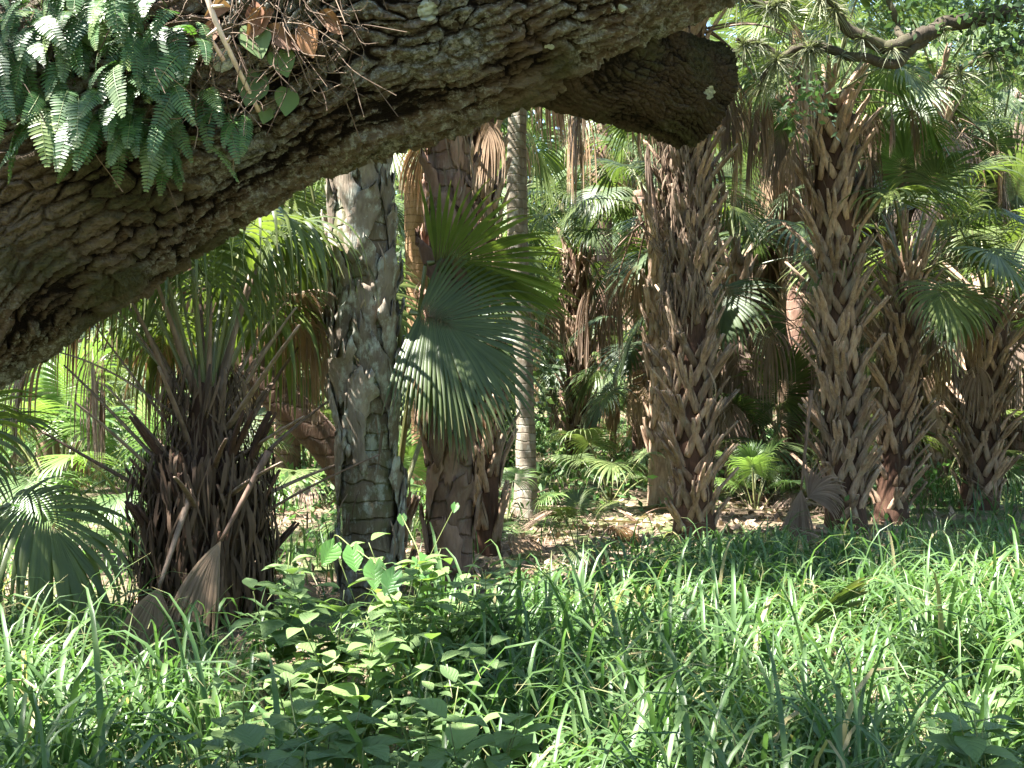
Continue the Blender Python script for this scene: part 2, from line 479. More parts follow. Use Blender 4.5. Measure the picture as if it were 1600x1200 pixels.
def bark_tube(path, rad, nv, cu, cv, depth, seed, lump=.03, ridge_bias=0.0, shingle=True, tipfn=None):
    m = len(path)
    t, s, n = frames(path)
    seg = np.concatenate([[0], np.cumsum(np.linalg.norm(np.diff(path, axis=0), axis=1))])
    a = np.arange(nv) / nv * 2 * np.pi
    circ = 2 * np.pi * np.median(rad)
    U, Vv = np.meshgrid(seg, a / (2 * np.pi) * circ, indexing='ij')
    base = path[:, None] + rad[:, None, None] * (np.cos(a)[None, :, None] * s[:, None] + np.sin(a)[None, :, None] * n[:, None])
    out = np.cos(a)[None, :, None] * s[:, None] + np.sin(a)[None, :, None] * n[:, None]
    wp = fbm(base * 3.2, 3, seed) - .5; wq = fbm(base * 3.2 + 40, 3, seed + 3) - .5
    wf = fbm(base * 26 + 9, 2, seed + 5) - .5; wg = fbm(base * 26 + 19, 2, seed + 6) - .5
    nc = max(6, int(round(circ / cv)))
    uu = (U + wp * .20 + wf * .022) / cu; vv = Vv / circ * nc + (wq * .20 + wg * .014) / cv
    f1, f2, rid, du, dv = voronoi2(uu, vv, nc, seed)
    plate = sstep(.01, .10 + .22 * (fbm(base * 9, 2, seed + 61)), f2 - f1)
    w2 = (fbm(base * 85 + 3, 2, seed + 71) - .5) * .55; w3 = (fbm(base * 85 + 33, 2, seed + 73) - .5) * .55
    # the same plates cut again across, finer
    a1, a2, rid2, du2, dv2 = voronoi2(uu * 2.1 + 5 + w2, (vv * 2 + w3) % (2 * nc), nc * 2, seed + 31)
    b1, b2, rid3, du3, dv3 = voronoi2(uu * 4.5 + 2 + w3 * 1.5, (vv * 4 + w2 * 1.5) % (4 * nc), nc * 4, seed + 37)
    small = sstep(.0, .20, a2 - a1)
    # long wandering ridges that run with the limb
    q3 = np.stack([(U + wp * .2) * 2.6, (Vv / circ * nc * cv + wq * .22 + wg * .012) * 13, 0 * U], -1)
    rg = fbm(q3, 3, seed + 41); ridge = 1 - np.abs(rg - .5) * 5.0; ridge = np.clip(ridge, 0, 1)
    side = sstep(.42, .58, fbm(base * 1.3 + 3, 2, seed + 51) + .14 * (-out[..., 2]) + .04 + ridge_bias)
    rough = fbm(base * 70, 4, seed + 9) - .5
    flake = fbm(np.stack([U * 40, Vv * 110, 0 * U], -1), 3, seed + 15) - .5
    h = plate * (.66 + .30 * rid) + plate * (dv * .75 * (1 if shingle else 0) + du * .15)
    h = h * (1 - .25 * side) + side * 1.25 * (ridge - .35)
    h = h + plate * ((rid2 - .5) * .42 + (rid3 - .5) * .24 - dv2 * .22) * (1.0 if shingle else .5)
    hh = h * depth + (small - 1) * depth * .16 * plate + rough * depth * .5 + flake * depth * .55 + (fbm(base * 2.2, 3, seed + 11) - .5) * lump * 2
    P = base + out * hh[..., None]
    i = np.arange(m - 1)[:, None] * nv; j = np.arange(nv)[None]; j2 = (j + 1) % nv
    Q = np.stack([i + j, i + j2, i + nv + j2, i + nv + j], -1).reshape(-1, 4)
    col = np.clip(h * .8 + (small - .7) * .22 * plate + (rough + flake) * .35, 0, 1)
    tip = tipfn(base, out) if tipfn else np.zeros(col.shape)
    return P.reshape(-1, 3), Q, col.ravel(), tip.ravel()

# dense rows only where the photograph sees it
pc = spline(ctrl, 900)
px_of = pc[:, 0] / pc[:, 1] * F + 800
inside = (px_of > -350) & (px_of < 1300)
keep = np.where(inside, True, False); keep[::12] = True; keep[-1] = True
idx = np.arange(900)
fine_i = []
for q in range(899):
    if inside[q]:
        fine_i += list(np.linspace(q, q + 1, 5)[:-1])
    elif q % 8 == 0:
        fine_i.append(q)
fine_i.append(899)
fine_i = np.array(fine_i, float)
pc4 = np.stack([np.interp(fine_i, idx, pc[:, c]) for c in range(4)], -1)
oak = thing('oak_tree', 'massive furrowed live oak limb slanting across the top left, fringed with ferns', 'tree', (float(pc[0, 0]), float(pc[0, 1]), 0))
def rel(V, o): return V - np.array(o.location)
def limb_lichen(base, out):
    # crust grows on the flank below the middle of the limb, in drifts
    g = fbm(base * np.array([2.2, 2.2, 2.2]) + 5, 3, 77)
    low = sstep(.25, -.55, out[..., 2] + .25 * out[..., 1])
    return np.clip(sstep(.38, .52, g) * (low + .12) * 1.6, 0, 1)
Pm, Qm, cv_, tp = bark_tube(pc4[:, :3], pc4[:, 3], 760, .105, .031, .021, 3, tipfn=limb_lichen)
lm = Mesh(); lm.add(rel(Pm, oak), Qm, var=cv_, tip=tp)
limb = lm.build('limb', M['oak'], oak)
# coarse limb for placing what grows on it
cp = spline(ctrl, 160); cV, cQ, cT = tube(cp[:, :3], cp[:, 3], 48)
limb_bvh = BVHTree.FromPolygons([tuple(v) for v in cV], [tuple(q) for q in cQ])
def limb_hit(px, py):
    d = (at(px, py, 1.0) - Vector((0, 0, CAMH))).normalized()
    loc, no, _, _ = limb_bvh.ray_cast(Vector((0, 0, CAMH)), d)
    if loc is None:
        return at(px, py, 2.6), Vector((0, -1, 0.3)).normalized()
    if no.dot(d) > 0: no = -no
    return loc, no
# the sawn-off stub
sp_ = [(830, 0, 2.84, 128), (882, 40, 2.90, 124), (935, 76, 2.97, 104), (992, 110, 3.06, 86), (1040, 131, 3.14, 77), (1070, 143, 3.19, 76), (1084, 150, 3.215, 81)]
sc_ = np.array([[*at(px, py, Z), r * Z / F] for px, py, Z, r in sp_])
ss = spline(sc_, 330)
Pm, Qm, cv_, tp = bark_tube(ss[:, :3], ss[:, 3], 560, .034, .017, .0105, 19, lump=.028, ridge_bias=-.12, shingle=True)
sm = Mesh(); sm.add(rel(Pm, oak), Qm, var=cv_, tip=tp)
# sawn face, bulging callus lip
ring = Pm.reshape(330, 560, 3)[-1]; cen = ring.mean(0)
ax = nrm(ss[-1, :3] - ss[-6, :3])
prev = ring; base_n = 0
for kf, off in ((.82, -.012), (.5, -.016), (.12, -.014)):
    nr = cen + (ring - cen) * kf + ax * off
    V = np.concatenate([prev, nr]); q = np.arange(560); q2 = (q + 1) % 560
    sm.add(rel(V, oak), np.stack([q, q2, q2 + 560, q + 560], -1), var=.3)
    prev = nr
sm.add(rel(np.concatenate([prev, [cen - ax * .014]]), oak), T=np.stack([q, q2, np.full(560, 560)], -1), var=.3)
sm.build('sawn_branch', M['oak_cut'], oak)

# ------------------------------------------------------------------ palm fans
def fan(d0, n0, pet=1.0, blade=.9, nseg=44, spread=125, droop=1.0, costa=.30, ccurve=.5, sag=.5, cup=.15, fused=.45, seed=0,
        tipdroop=1.5, collapse=0.0, pw=.016, base=(0, 0, 0), wob=.1, splitvar=.15):
    """a costapalmate leaf: petiole from base along d0, then pleated segments. returns a Mesh (material 0 blade, 1 petiole)"""
    r = np.random.RandomState(seed)
    g = np.array([0, 0, -1.0])
    d = nrm(A3(d0)); n = A3(n0); n = nrm(n - d * n.dot(d))
    p = A3(base); pts = [p.copy()]; ns = [n.copy()]
    m = Mesh(); K = 10
    for q in range(K):
        p = p + d * pet / K; d = nrm(d + g * sag * pet / K * (.3 + q / K)); n = nrm(n - d * n.dot(d))
        pts.append(p.copy()); ns.append(n.copy())
    P = np.array(pts); N = np.array(ns); T_ = nrm(np.gradient(P, axis=0)); S = np.cross(T_, N)
    if pet > .02:
        V, Q = strip(P, S, N, np.linspace(pw * 1.5, pw * .75, K + 1), np.linspace(pw * .6, pw * .4, K + 1))
        m.stalk = Mesh(); m.stalk.add(V, Q, mi=0, var=r.rand())
    # costa
    CN = 9; cps, ct, cn, cs = [], [], [], []
    for q in range(CN):
        cps.append(p.copy()); ct.append(d.copy()); cn.append(n.copy()); cs.append(np.cross(d, n))
        p = p + d * costa * blade / (CN - 1); d = nrm(d + g * ccurve / CN - n * .15 * ccurve / CN); n = nrm(n - d * n.dot(d))
    cps, ct, cn, cs = map(np.array, (cps, ct, cn, cs))
    u = -1 + 2 * (np.arange(nseg) + .5) / nseg
    phi = np.radians(spread) * np.sign(u) * np.abs(u) ** .92 * (1 - .55 * collapse)
    s = (1 - np.abs(u)) ** 1.1 * (CN - 1)
    ip = lambda arr: np.stack([np.interp(s, np.arange(CN), arr[:, c]) for c in range(3)], -1)
    P0, t, n, l = ip(cps), nrm(ip(ct)), nrm(ip(cn)), nrm(ip(cs))
    D = nrm(np.cos(phi)[:, None] * t + np.sin(phi)[:, None] * l + (cup * np.abs(np.sin(phi)) ** 1.5 + wob * .15 * r.randn(nseg))[:, None] * n)
    n = nrm(n - D * (n * D).sum(1, keepdims=True))
    L = blade * (.60 + .40 * np.cos(phi * .5)) * (1 + r.uniform(-.07, .05, nseg)) - s / (CN - 1) * costa * blade * .55
    dphi = np.gradient(phi)
    fu = fused * (1 + r.uniform(-splitvar, splitvar, nseg)) * (.7 + .3 * np.cos(phi))
    wmax = L * fu * np.tan(np.abs(dphi) / 2) * 1.05 + .006
    dk = droop * (1 + .35 * r.randn(nseg)); tdk = tipdroop * np.clip(1 + .5 * r.randn(nseg), .1, 2.5)
    tw = r.randn(nseg) * .25
    K = 9; fr = np.array([0, .12, .26, .40, .52, .64, .76, .88, 1.0])
    rows = []; cur = P0.copy(); segv = np.clip(.5 + .22 * r.randn(nseg), 0, 1)
    for q in range(K):
        if q:
            st = (fr[q] - fr[q - 1])
            cur = cur + D * (L * st)[:, None]
            free = np.clip((fr[q] - fu) / (1 - fu), 0, 1)
            D = nrm(D + g * (dk * st * (.35 + fr[q]) + tdk * st * free * 1.6 + collapse * st * 3.0)[:, None] + l * (wob * r.randn(nseg) * st)[:, None])
            n = nrm(n - D * (n * D).sum(1, keepdims=True) + l * (tw * st)[:, None])
        side = np.cross(D, n)
        f = fr[q]
        wd = np.where(f < fu, wmax * f / fu, wmax * (1 - ((f - fu) / (1 - fu)) ** 1.35)) * (1 - .35 * collapse) + .0012
        pleat = np.where(f < fu, .42, .30 + .2 * collapse) * wd
        rows.append(np.stack([cur - side * wd[:, None] - n * pleat[:, None] * .5, cur + n * pleat[:, None] * .6, cur + side * wd[:, None] - n * pleat[:, None] * .5], 1))
    V = np.stack(rows, 1)                        # nseg, K, 3, 3
    b = np.arange(nseg)[:, None, None] * (K * 3) + np.arange(K - 1)[None, :, None] * 3 + np.arange(2)[None, None]
    Q = np.stack([b, b + 1, b + 4, b + 3], -1).reshape(-1, 4)
    var = np.repeat(segv, K * 3); tip = np.tile(np.repeat(fr, 3), nseg)
    # a pale hastula where the segments meet
    m.add(V.reshape(-1, 3), Q, mi=0, var=var, tip=tip)
    return m

def dirv(el, az=0):
    return Vector((math.cos(R(el)) * math.cos(R(az)), math.cos(R(el)) * math.sin(R(az)), math.sin(R(el))))

def upn(d):
    d = Vector(d).normalized(); z = Vector((0, 0, 1))
    n = z - d * z.dot(d)
    return n.normalized() if n.length > 1e-3 else Vector((-1, 0, 0))

FM = [M['fan'], M['petiole']]; LM = [M['fan_light'], M['petiole']]; AM = [M['fan_far'], M['petiole']]; DM = [M['dead'], M['petiole_dry']]
ELEV = [82, 70, 58, 46, 34, 20, 4, -14]
G_SRC, GREEN, LIGHT, FAR = [], [], [], []
for q, e in enumerate(ELEV):
    for s2 in range(2):
        d = dirv(e)
        f = fan(d, upn(d) if e < 80 else Vector((-1, 0, .1)), 1.1, .95, 44, 128, .55 + .35 * (1 - e / 90), .34, .9, .35 + .35 * s2, .12, .42, 10 + q * 2 + s2, 1.3 + .6 * s2)
        G_SRC.append(f)
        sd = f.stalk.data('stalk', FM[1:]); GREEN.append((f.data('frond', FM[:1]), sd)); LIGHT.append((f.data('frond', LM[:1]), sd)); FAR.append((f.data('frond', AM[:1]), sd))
D_SRC, DEAD = [], []
for q, (e, sg) in enumerate(((10, 1.6), (-15, 1.6), (-40, 1.2), (-60, .7), (-72, .4), (25, 2.3))):
    d = dirv(e)
    f = fan(d, upn(d), 1.0, .85, 34, 110, 2.2, .25, 2.0, sg, .1, .36, 80 + q, 3.0, .85, pw=.012, wob=.35)
    D_SRC.append(f); DEAD.append((f.data('dead_frond', DM[:1]), f.stalk.data('stalk', DM[1:])))

def crown_fronds(parent, z, n, scale, rng, lib=None, elo=-14, ehi=82, xy=(0, 0), az0=None, bias=1.0, name='frond', r0=.08):
    lib = lib or GREEN
    az = rng.uniform(0, 360) if az0 is None else az0
    for q in range(n):
        f = (q + .5) / n
        e = ehi + (elo - ehi) * f ** bias
        i = min(range(len(ELEV)), key=lambda t: abs(ELEV[t] - e)) * 2 + rng.randint(0, 1)
        a = R(az + q * 137.5 + rng.uniform(-14, 14))
        o = put_frond(name, lib[i], parent, (xy[0] + math.cos(a) * r0, xy[1] + math.sin(a) * r0, z - .25 * f), (rng.uniform(-.12, .12), rng.uniform(-.08, .08), a), scale * rng.uniform(.85, 1.1))

def dead_fronds(parent, z, n, scale, rng, xy=(0, 0), azs=None, name='dead_frond', r0=.12, kinds=range(6)):
    for q in range(n):
        a = R(azs[q]) if azs else rng.uniform(0, 6.283)
        put_frond(name, DEAD[rng.choice(list(kinds))], parent, (xy[0] + math.cos(a) * r0, xy[1] + math.sin(a) * r0, z + rng.uniform(-.25, .1)),
            (rng.uniform(-.1, .1), rng.uniform(-.1, .1), a), scale * rng.uniform(.8, 1.1))

# ------------------------------------------------------------------ palm trunks
def trunk_core(H, r, path=None, ns=28, flare=.25, seed=0, rough=.08, step=.07):
    n = max(8, int(H / step))
    z = np.linspace(-.15, H, n)
    c = np.stack([np.interp(z, *path[0]) if path else z * 0, np.interp(z, *path[1]) if path else z * 0, z], -1)
    rr = r * (1 + flare * np.exp(-np.maximum(z, 0) / .25)) * (1 + .06 * np.sin(z * 2.1 + seed))
    return c, tube(c, rr, ns, True, rough, seed)

def boots(m, H, z0, r, rng, dens=30, out=(.14, .30), length=(.28, .46), w=.036, legw=.36, path=None, taper=None, mi=0, broken=.32, up=.60):
    n = int((H - z0) * dens); ang = rng.uniform(0, 6.28)
    for q in range(n):
        zz = z0 + (H - z0) * (q + rng.uniform(-.3, .3)) / n
        ang += R(137.5) + rng.uniform(-.12, .12)
        cx = np.interp(zz, *path[0]) if path else 0; cy_ = np.interp(zz, *path[1]) if path else 0
        if rng.random() < .09: continue
        L = rng.uniform(*length); o = rng.uniform(*out) * rng.uniform(.55, 1.2); R0 = r * (taper(zz) if taper else 1)
        cut = rng.uniform(.25, .85) if rng.random() < broken else 1.0
        h1 = L * up; sw = rng.uniform(-.15, .15); vv = min(1, max(0, rng.gauss(.5, .36)))
        for sg in (-1, 1):
            s = np.array([0, .25, .5, .75, 1.0]); 
            a = ang + sg * legw * (1 - s) ** 1.1 + sw * s; z = zz + s * h1; rd = R0 + .012 + .05 * s ** 1.5
            s2 = np.array([.35, .7, 1.0]) * cut
            a = np.concatenate([a, ang + sw + sg * .02 / (R0 + .1) + 0 * s2]); z = np.concatenate([z, zz + h1 + s2 * (L - h1) * 1.0 + s2 * o * .55]); rd = np.concatenate([rd, R0 + .062 + s2 * o])
            P = np.stack([cx + rd * np.cos(a), cy_ + rd * np.sin(a), z], -1)
            T_ = nrm(np.gradient(P, axis=0)); rad = np.stack([np.cos(a), np.sin(a), 0 * a], -1)
            N = nrm(rad - T_ * (rad * T_).sum(1, keepdims=True)); S = np.cross(T_, N)
            wd = np.array([.80, 1.0, 1.0, .92, .80, .66, .46, .22 if cut == 1.0 else .5]) * w * rng.uniform(.85, 1.2)
            P = P + S * sg * 0
            V, Q = strip(P, S, N, wd, np.array([.006, .008, .010, .012, .013, .011, .009, .007]))
            m.add(V, Q, mi=mi, var=vv)

def thatch(m, H0, H1, r, n, rng, length=(.15, .5), path=None, mi=0, wd=(.003, .010), az=None, out=.10):
    for q in range(n):
        z = rng.uniform(H0, H1); a = rng.uniform(0, 6.283) if az is None else R(rng.gauss(az[0], az[1]))
        cx = np.interp(z, *path[0]) if path else 0; cy_ = np.interp(z, *path[1]) if path else 0
        L = rng.uniform(*length); s = np.linspace(0, 1, 5)
        k1, k2 = rng.uniform(-.3, .3), rng.uniform(-.06, .06)
        rr = r + out * rng.uniform(.2, 1.0) + .05 * np.sin(s * 3) * rng.uniform(-.5, 1.3)
        P = np.stack([cx + rr * np.cos(a + k1 * s), cy_ + rr * np.sin(a + k1 * s), z - L * s], -1)
        S = np.stack([-np.sin(a + s * rng.uniform(-1, 1)), np.cos(a + 0 * s), 0 * s + k2], -1)
        w_ = rng.uniform(*wd) * np.array([.6, 1, 1, .7, .2])[:, None]
        V = np.stack([P - S * w_, P + S * w_], 1).reshape(-1, 3); i = np.arange(4)[:, None] * 2
        m.add(V, np.concatenate([i, i + 1, i + 3, i + 2], 1), mi=mi, var=rng.random())

def base_of(px, yb):
    Z = CAMH * F / (yb - HY)
    x = (px - 800) / F * Z
    return x, Z, float(gz(x, Z))

def palm(label, px, yb, H, r, top_px=None, group='cabbage palms of the grove', core='core', name='palm_tree'):
    x, Z, z = base_of(px, yb)
    o = thing(name, label, 'palm', (x, Z, z), group)
    path = None
    if top_px is not None:
        dx = (top_px[0] - px) / F * Z
        hz = CAMH + (HY - top_px[1]) / F * Z
        zz = np.linspace(-.2, H, 12)
        path = ((zz, dx * (zz / hz)), (zz, 0 * zz))
    return o, Z, path

def topxy(path, z): return (float(np.interp(z, *path[0])), float(np.interp(z, *path[1]))) if path else (0, 0)

# ---- tall boot-covered palms on the right
rng = random.Random(4)
c_palm, Zc, pC = palm('tall shaggy palm under the sawn oak stub, criss-cross leaf bases', 1085, 850, 6.6, .2, (1072, 230))
_, (V, Q, T) = trunk_core(6.6, .16, pC, seed=1)
m = Mesh(); m.add(V, Q, T); m.build('trunk', M['core'], c_palm)
m = Mesh(); boots(m, 6.5, .05, .16, rng, 33, path=pC, w=.034, legw=.46, out=(.10, .24), length=(.24, .38)); m.build('leaf_bases', M['boot'], c_palm)
m = Mesh(); thatch(m, 2.1, 3.9, .18, 420, rng, (.10, .34), pC, az=(235, 45), wd=(.003, .012)); thatch(m, .4, 4.4, .2, 260, rng, (.1, .3), pC); m.build('fibre_mat', M['fibre'], c_palm)
crown_fronds(c_palm, 6.65, 14, 1.0, rng, xy=topxy(pC, 6.6), elo=5)
dead_fronds(c_palm, 4.75, 16, .92, rng, topxy(pC, 4.6), azs=[0, -25, -12, 20, 50, 170, 200, 10, 100, -5, 35, 65, 185, 150, 15, -18])

d_palm, Zd, pD = palm('tallest boot-covered palm right of centre with sunlit reddish top', 1322, 835, 4.1, .2, (1298, 200))
_, (V, Q, T) = trunk_core(4.1, .165, pD, seed=2)
m = Mesh(); m.add(V, Q, T); m.build('trunk', M['core'], d_palm)
m = Mesh(); boots(m, 4.15, .05, .165, rng, 33, path=pD, length=(.26, .42), out=(.12, .29), w=.038, legw=.44); m.build('leaf_bases', M['boot'], d_palm)
m = Mesh(); thatch(m, .6, 4.1, .2, 260, rng, (.1, .3), pD); m.build('fibre_mat', M['fibre'], d_palm)
crown_fronds(d_palm, 4.35, 14, .72, rng, xy=topxy(pD, 4.1), elo=8)
dead_fronds(d_palm, 4.35, 13, .66, rng, topxy(pD, 4.1), azs=[0, 20, -20, 340, 60, 110, 150, 185, 10, 40, 200, 170, 90])

e_palm, Ze, pE = palm('slimmer palm leaning right close behind the tallest boot-covered palm', 1392, 818, 2.7, .15, (1418, 430))
_, (V, Q, T) = trunk_core(2.65, .15, pE, seed=3)
m = Mesh(); m.add(V, Q, T); m.build('trunk', M['core'], e_palm)
m = Mesh(); boots(m, 2.6, .05, .14, rng, 30, path=pE, out=(.14, .30), length=(.24, .38), w=.034, legw=.48); boots(m, 2.65, 2.0, .13, rng, 26, path=pE, out=(.1, .3), length=(.5, .8), w=.028, legw=.25); m.build('leaf_bases', M['boot'], e_palm)
m = Mesh(); thatch(m, .6, 2.6, .15, 240, rng, (.1, .3), pE); m.build('fibre_mat', M['dark_fibre'], e_palm)
crown_fronds(e_palm, 2.7, 17, .78, rng, xy=topxy(pE, 2.65), elo=0)
dead_fronds(e_palm, 2.5, 6, .65, rng, topxy(pE, 2.5), azs=[-10, 40, 100, 190, 330, 15])

f_palm, Zf, pF = palm('short leaning palm with bristling leaf bases near the right edge', 1530, 797, 2.4, .19, (1545, 480))
_, (V, Q, T) = trunk_core(2.4, .19, pF, seed=4)
m = Mesh(); m.add(V, Q, T); m.build('trunk', M['core'], f_palm)
m = Mesh(); boots(m, 2.4, .05, .19, rng, 34, path=pF, out=(.16, .34), length=(.26, .4), w=.036, legw=.42); m.build('leaf_bases', M['boot'], f_palm)
m = Mesh(); thatch(m, .4, 2.3, .19, 200, rng, (.1, .3), pF); m.build('fibre_mat', M['dark_fibre'], f_palm)
crown_fronds(f_palm, 2.45, 15, .80, rng, xy=topxy(pF, 2.4), elo=-5)
dead_fronds(f_palm, 2.3, 5, .7, rng, topxy(pF, 2.3), azs=[170, 200, 240, 20, 330])

b2_palm, Z2, p2 = palm('shaggy boot-covered palm half hidden behind the reddish trunk', 762, 862, 5.6, .16, (757, 420))
_, (V, Q, T) = trunk_core(5.6, .10, p2, seed=5)
m = Mesh(); m.add(V, Q, T); m.build('trunk', M['core'], b2_palm)
m = Mesh(); boots(m, 5.6, .05, .10, rng, 24, path=p2, out=(.05, .15), length=(.28, .45), w=.03); m.build('leaf_bases', M['boot'], b2_palm)
m = Mesh(); thatch(m, .4, 3.3, .10, 160, rng, (.1, .3), p2); m.build('fibre_mat', M['dark_fibre'], b2_palm)
crown_fronds(b2_palm, 5.65, 6, .8, rng, xy=topxy(p2, 5.6), elo=30)
dead_fronds(b2_palm, 5.4, 3, .7, rng, topxy(p2, 5.4))

g_palm, Zg, pG = palm('dark slim palm with drooping dead fronds between the pale trunk and the shaggy palm', 905, 733, 3.6, .22, (900, 390))
_, (V, Q, T) = trunk_core(3.6, .18, pG, seed=6)
m = Mesh(); m.add(V, Q, T); m.build('trunk', M['core'], g_palm)
m = Mesh(); boots(m, 3.6, .05, .18, rng, 24, path=pG, out=(.1, .2), length=(.35, .5)); thatch(m, .5, 3.6, .19, 300, rng, (.2, .5), pG); m.build('leaf_bases', M['boot'], g_palm)
crown_fronds(g_palm, 3.7, 16, .9, rng, xy=topxy(pG, 3.6), elo=-10)
dead_fronds(g_palm, 3.5, 9, 1.0, rng, topxy(pG, 3.5))
dead_fronds(g_palm, 2.2, 3, .9, rng, topxy(pG, 2.2), azs=[0, -40, 200])

c2_palm, _, pc2 = palm('thin pale brown palm trunk showing left of the shaggy palm', 1033, 792, 3.6, .13, (1030, 400))
_, (V, Q, T) = trunk_core(3.6, .13, pc2, seed=7)
m = Mesh(); m.add(V, Q, T); boots(m, 3.6, .5, .13, rng, 18, path=pc2, out=(.02, .08), length=(.3, .42), legw=.5); m.build('trunk', M['boot'], c2_palm)
crown_fronds(c2_palm, 3.6, 9, .75, rng, xy=topxy(pc2, 3.6))
dead_fronds(c2_palm, 3.5, 4, 1.0, rng, topxy(pc2, 3.5))

# ---- the pair of old trunks left of centre
a_palm, Za, pA = palm('thick grey trunk with flaking lichen-crusted leaf bases and mossy foot', 580, 948, 8.6, .19, (562, 300))
rngA = random.Random(8)
_, (V, Q, T) = trunk_core(8.6, .180, pA, 48, .12, 9, .10, .03)
m = Mesh(); m.add(V, Q, T, var=.2); m.build('trunk', M['ringed'], a_palm)
def plates(m, z0, z1, r, n, rng, path, lmin=.3, lmax=.55, wmin=.05, wmax=.085, mi=0, lift=.05, angs=None):
    ang = rng.uniform(0, 6.28)
    for q in range(n):
        zz = z0 + (z1 - z0) * (q + rng.uniform(-.4, .4)) / n
        ang += R(137.5) + rng.uniform(-.2, .2)
        if angs: ang = R(angs[q % len(angs)] + rng.uniform(-15, 15))
        L = rng.uniform(lmin, lmax); W = rng.uniform(wmin, wmax); lean = rng.choice((-1, 1)) * rng.uniform(.15, .8); lf = rng.uniform(.3, 1.2) * lift
        K = 14; J = 7
        s = np.linspace(0, 1, K)[:, None]; tt = np.linspace(-1, 1, J)[None]
        prof = np.where(s < .55, .75 + .45 * s, .998 * np.sqrt(np.clip(1 - ((s - .55) / .47) ** 2, .01, 1)))
        jag = 1 + .26 * np.array([[rng.uniform(-1, 1) for _ in range(J)] for _ in range(K)]); edge = np.array([rng.uniform(-1, .6) for _ in range(J)])[None]
        a = ang + (lean * (s - .5) * L * .5 + W * prof * tt * jag) / r
        z = zz + L * s + .02 * jag * np.abs(tt)
        z = z + np.clip((s - .7) / .3, 0, 1) * .09 * edge - np.clip((.2 - s) / .2, 0, 1) * .06 * np.roll(edge, 2, 1)
        rd = r + .012 + lf * s ** 1.5 + .008 * (1 - tt ** 2) + .010 * np.sin(5 * s + q) * tt + .005 * (jag - 1) / .26
        cx = np.interp(z, *path[0]); cyy = np.interp(z, *path[1])
        V = np.stack([cx + rd * np.cos(a), cyy + rd * np.sin(a), z], -1)
        inn = np.stack([cx + (rd - .007) * np.cos(a), cyy + (rd - .007) * np.sin(a), z], -1)
        i = np.arange(K - 1)[:, None] * J; j = np.arange(J - 1)[None]
        Qf = np.stack([i + j, i + j + 1, i + J + j + 1, i + J + j], -1).reshape(-1, 4)
        n1 = K * J
        rim = []
        bd = [k_ * J for k_ in range(K)] + [(K - 1) * J + k_ for k_ in range(1, J)] + [k_ * J + J - 1 for k_ in range(K - 2, -1, -1)] + [k_ for k_ in range(J - 2, 0, -1)]
        for e1, e2 in zip(bd, bd[1:] + bd[:1]): rim.append((e1, e2, e2 + n1, e1 + n1))
        m.add(np.concatenate([V.reshape(-1, 3), inn.reshape(-1, 3)]), np.concatenate([Qf, Qf[:, ::-1] + n1, rim]), mi=mi, var=min(1, max(0, rng.gauss(.5, .25))))
m = Mesh(); plates(m, .95, 8.4, .183, 185, rngA, pA, wmin=.045, wmax=.090, lift=.075)
plates(m, .0, 1.0, .187, 7, rngA, pA, .35, .6, .05, .08, angs=[185, 350, 5, 175, 340, 200, 270]); m.build('leaf_bases', M['boot_grey'], a_palm)
m = Mesh(); thatch(m, .5, 5.2, .18, 130, rngA, (.1, .3), pA, out=.05); m.build('fibre_mat', M['fibre'], a_palm)
crown_fronds(a_palm, 8.65, 8, 1.0, rngA, xy=topxy(pA, 8.6), elo=5)
dead_fronds(a_palm, 8.4, 3, 1.0, rngA, topxy(pA, 8.4))
# little green plants rooted in the trunk
m = Mesh()

b_palm, Zb, pB = palm('reddish brown trunk with peeling bark plates beside the thick grey trunk', 703, 928, 7.6, .15, (702, 300))
_, (V, Q, T) = trunk_core(7.6, .150, pB, 44, .12, 12, .08, .03)
m = Mesh(); m.add(V, Q, T, var=.45); m.build('trunk', M['red_trunk'], b_palm)
m = Mesh(); plates(m, .5, 7.4, .153, 92, rngA, pB, .22, .5, .04, .08, lift=.06)
plates(m, .1, .6, .153, 4, rngA, pB, .3, .45, .05, .07, angs=[270, 180, 0, 300]); m.build('leaf_bases', M['red_boot'], b_palm)
# long peeled plate hanging on the front
s = np.linspace(0, 1, 8)
P = np.stack([-.055 - .035 * s + .02 * s ** 2, -.175 - .05 * np.sin(s * 2.6), 1.24 - .36 * s], -1)
S = np.tile([[1, .1, 0]], (8, 1)); N = np.tile([[0, -1, .1]], (8, 1))
V, Q = strip(P, S, N, np.array([.065, .072, .07, .066, .056, .042, .025, .004]), .006)
V[:, 1] -= .025
m = Mesh(); m.add(V, Q, var=.05); m.build('peeling_plate', M['red_boot'], b_palm)
m = Mesh(); thatch(m, 1.2, 3.8, .16, 200, rngA, (.1, .4), pB, out=.06); m.build('fibre_mat', M['fibre'], b_palm)
crown_fronds(b_palm, 7.65, 8, .9, rngA, xy=topxy(pB, 7.6), elo=5)
crown_fronds(b_palm, 3.75, 3, .62, rngA, xy=topxy(pB, 3.7), elo=0, ehi=30, az0=-30)
dead_fronds(b_palm, 3.8, 3, .7, rngA, topxy(pB, 3.8), azs=[60, 110, 160])

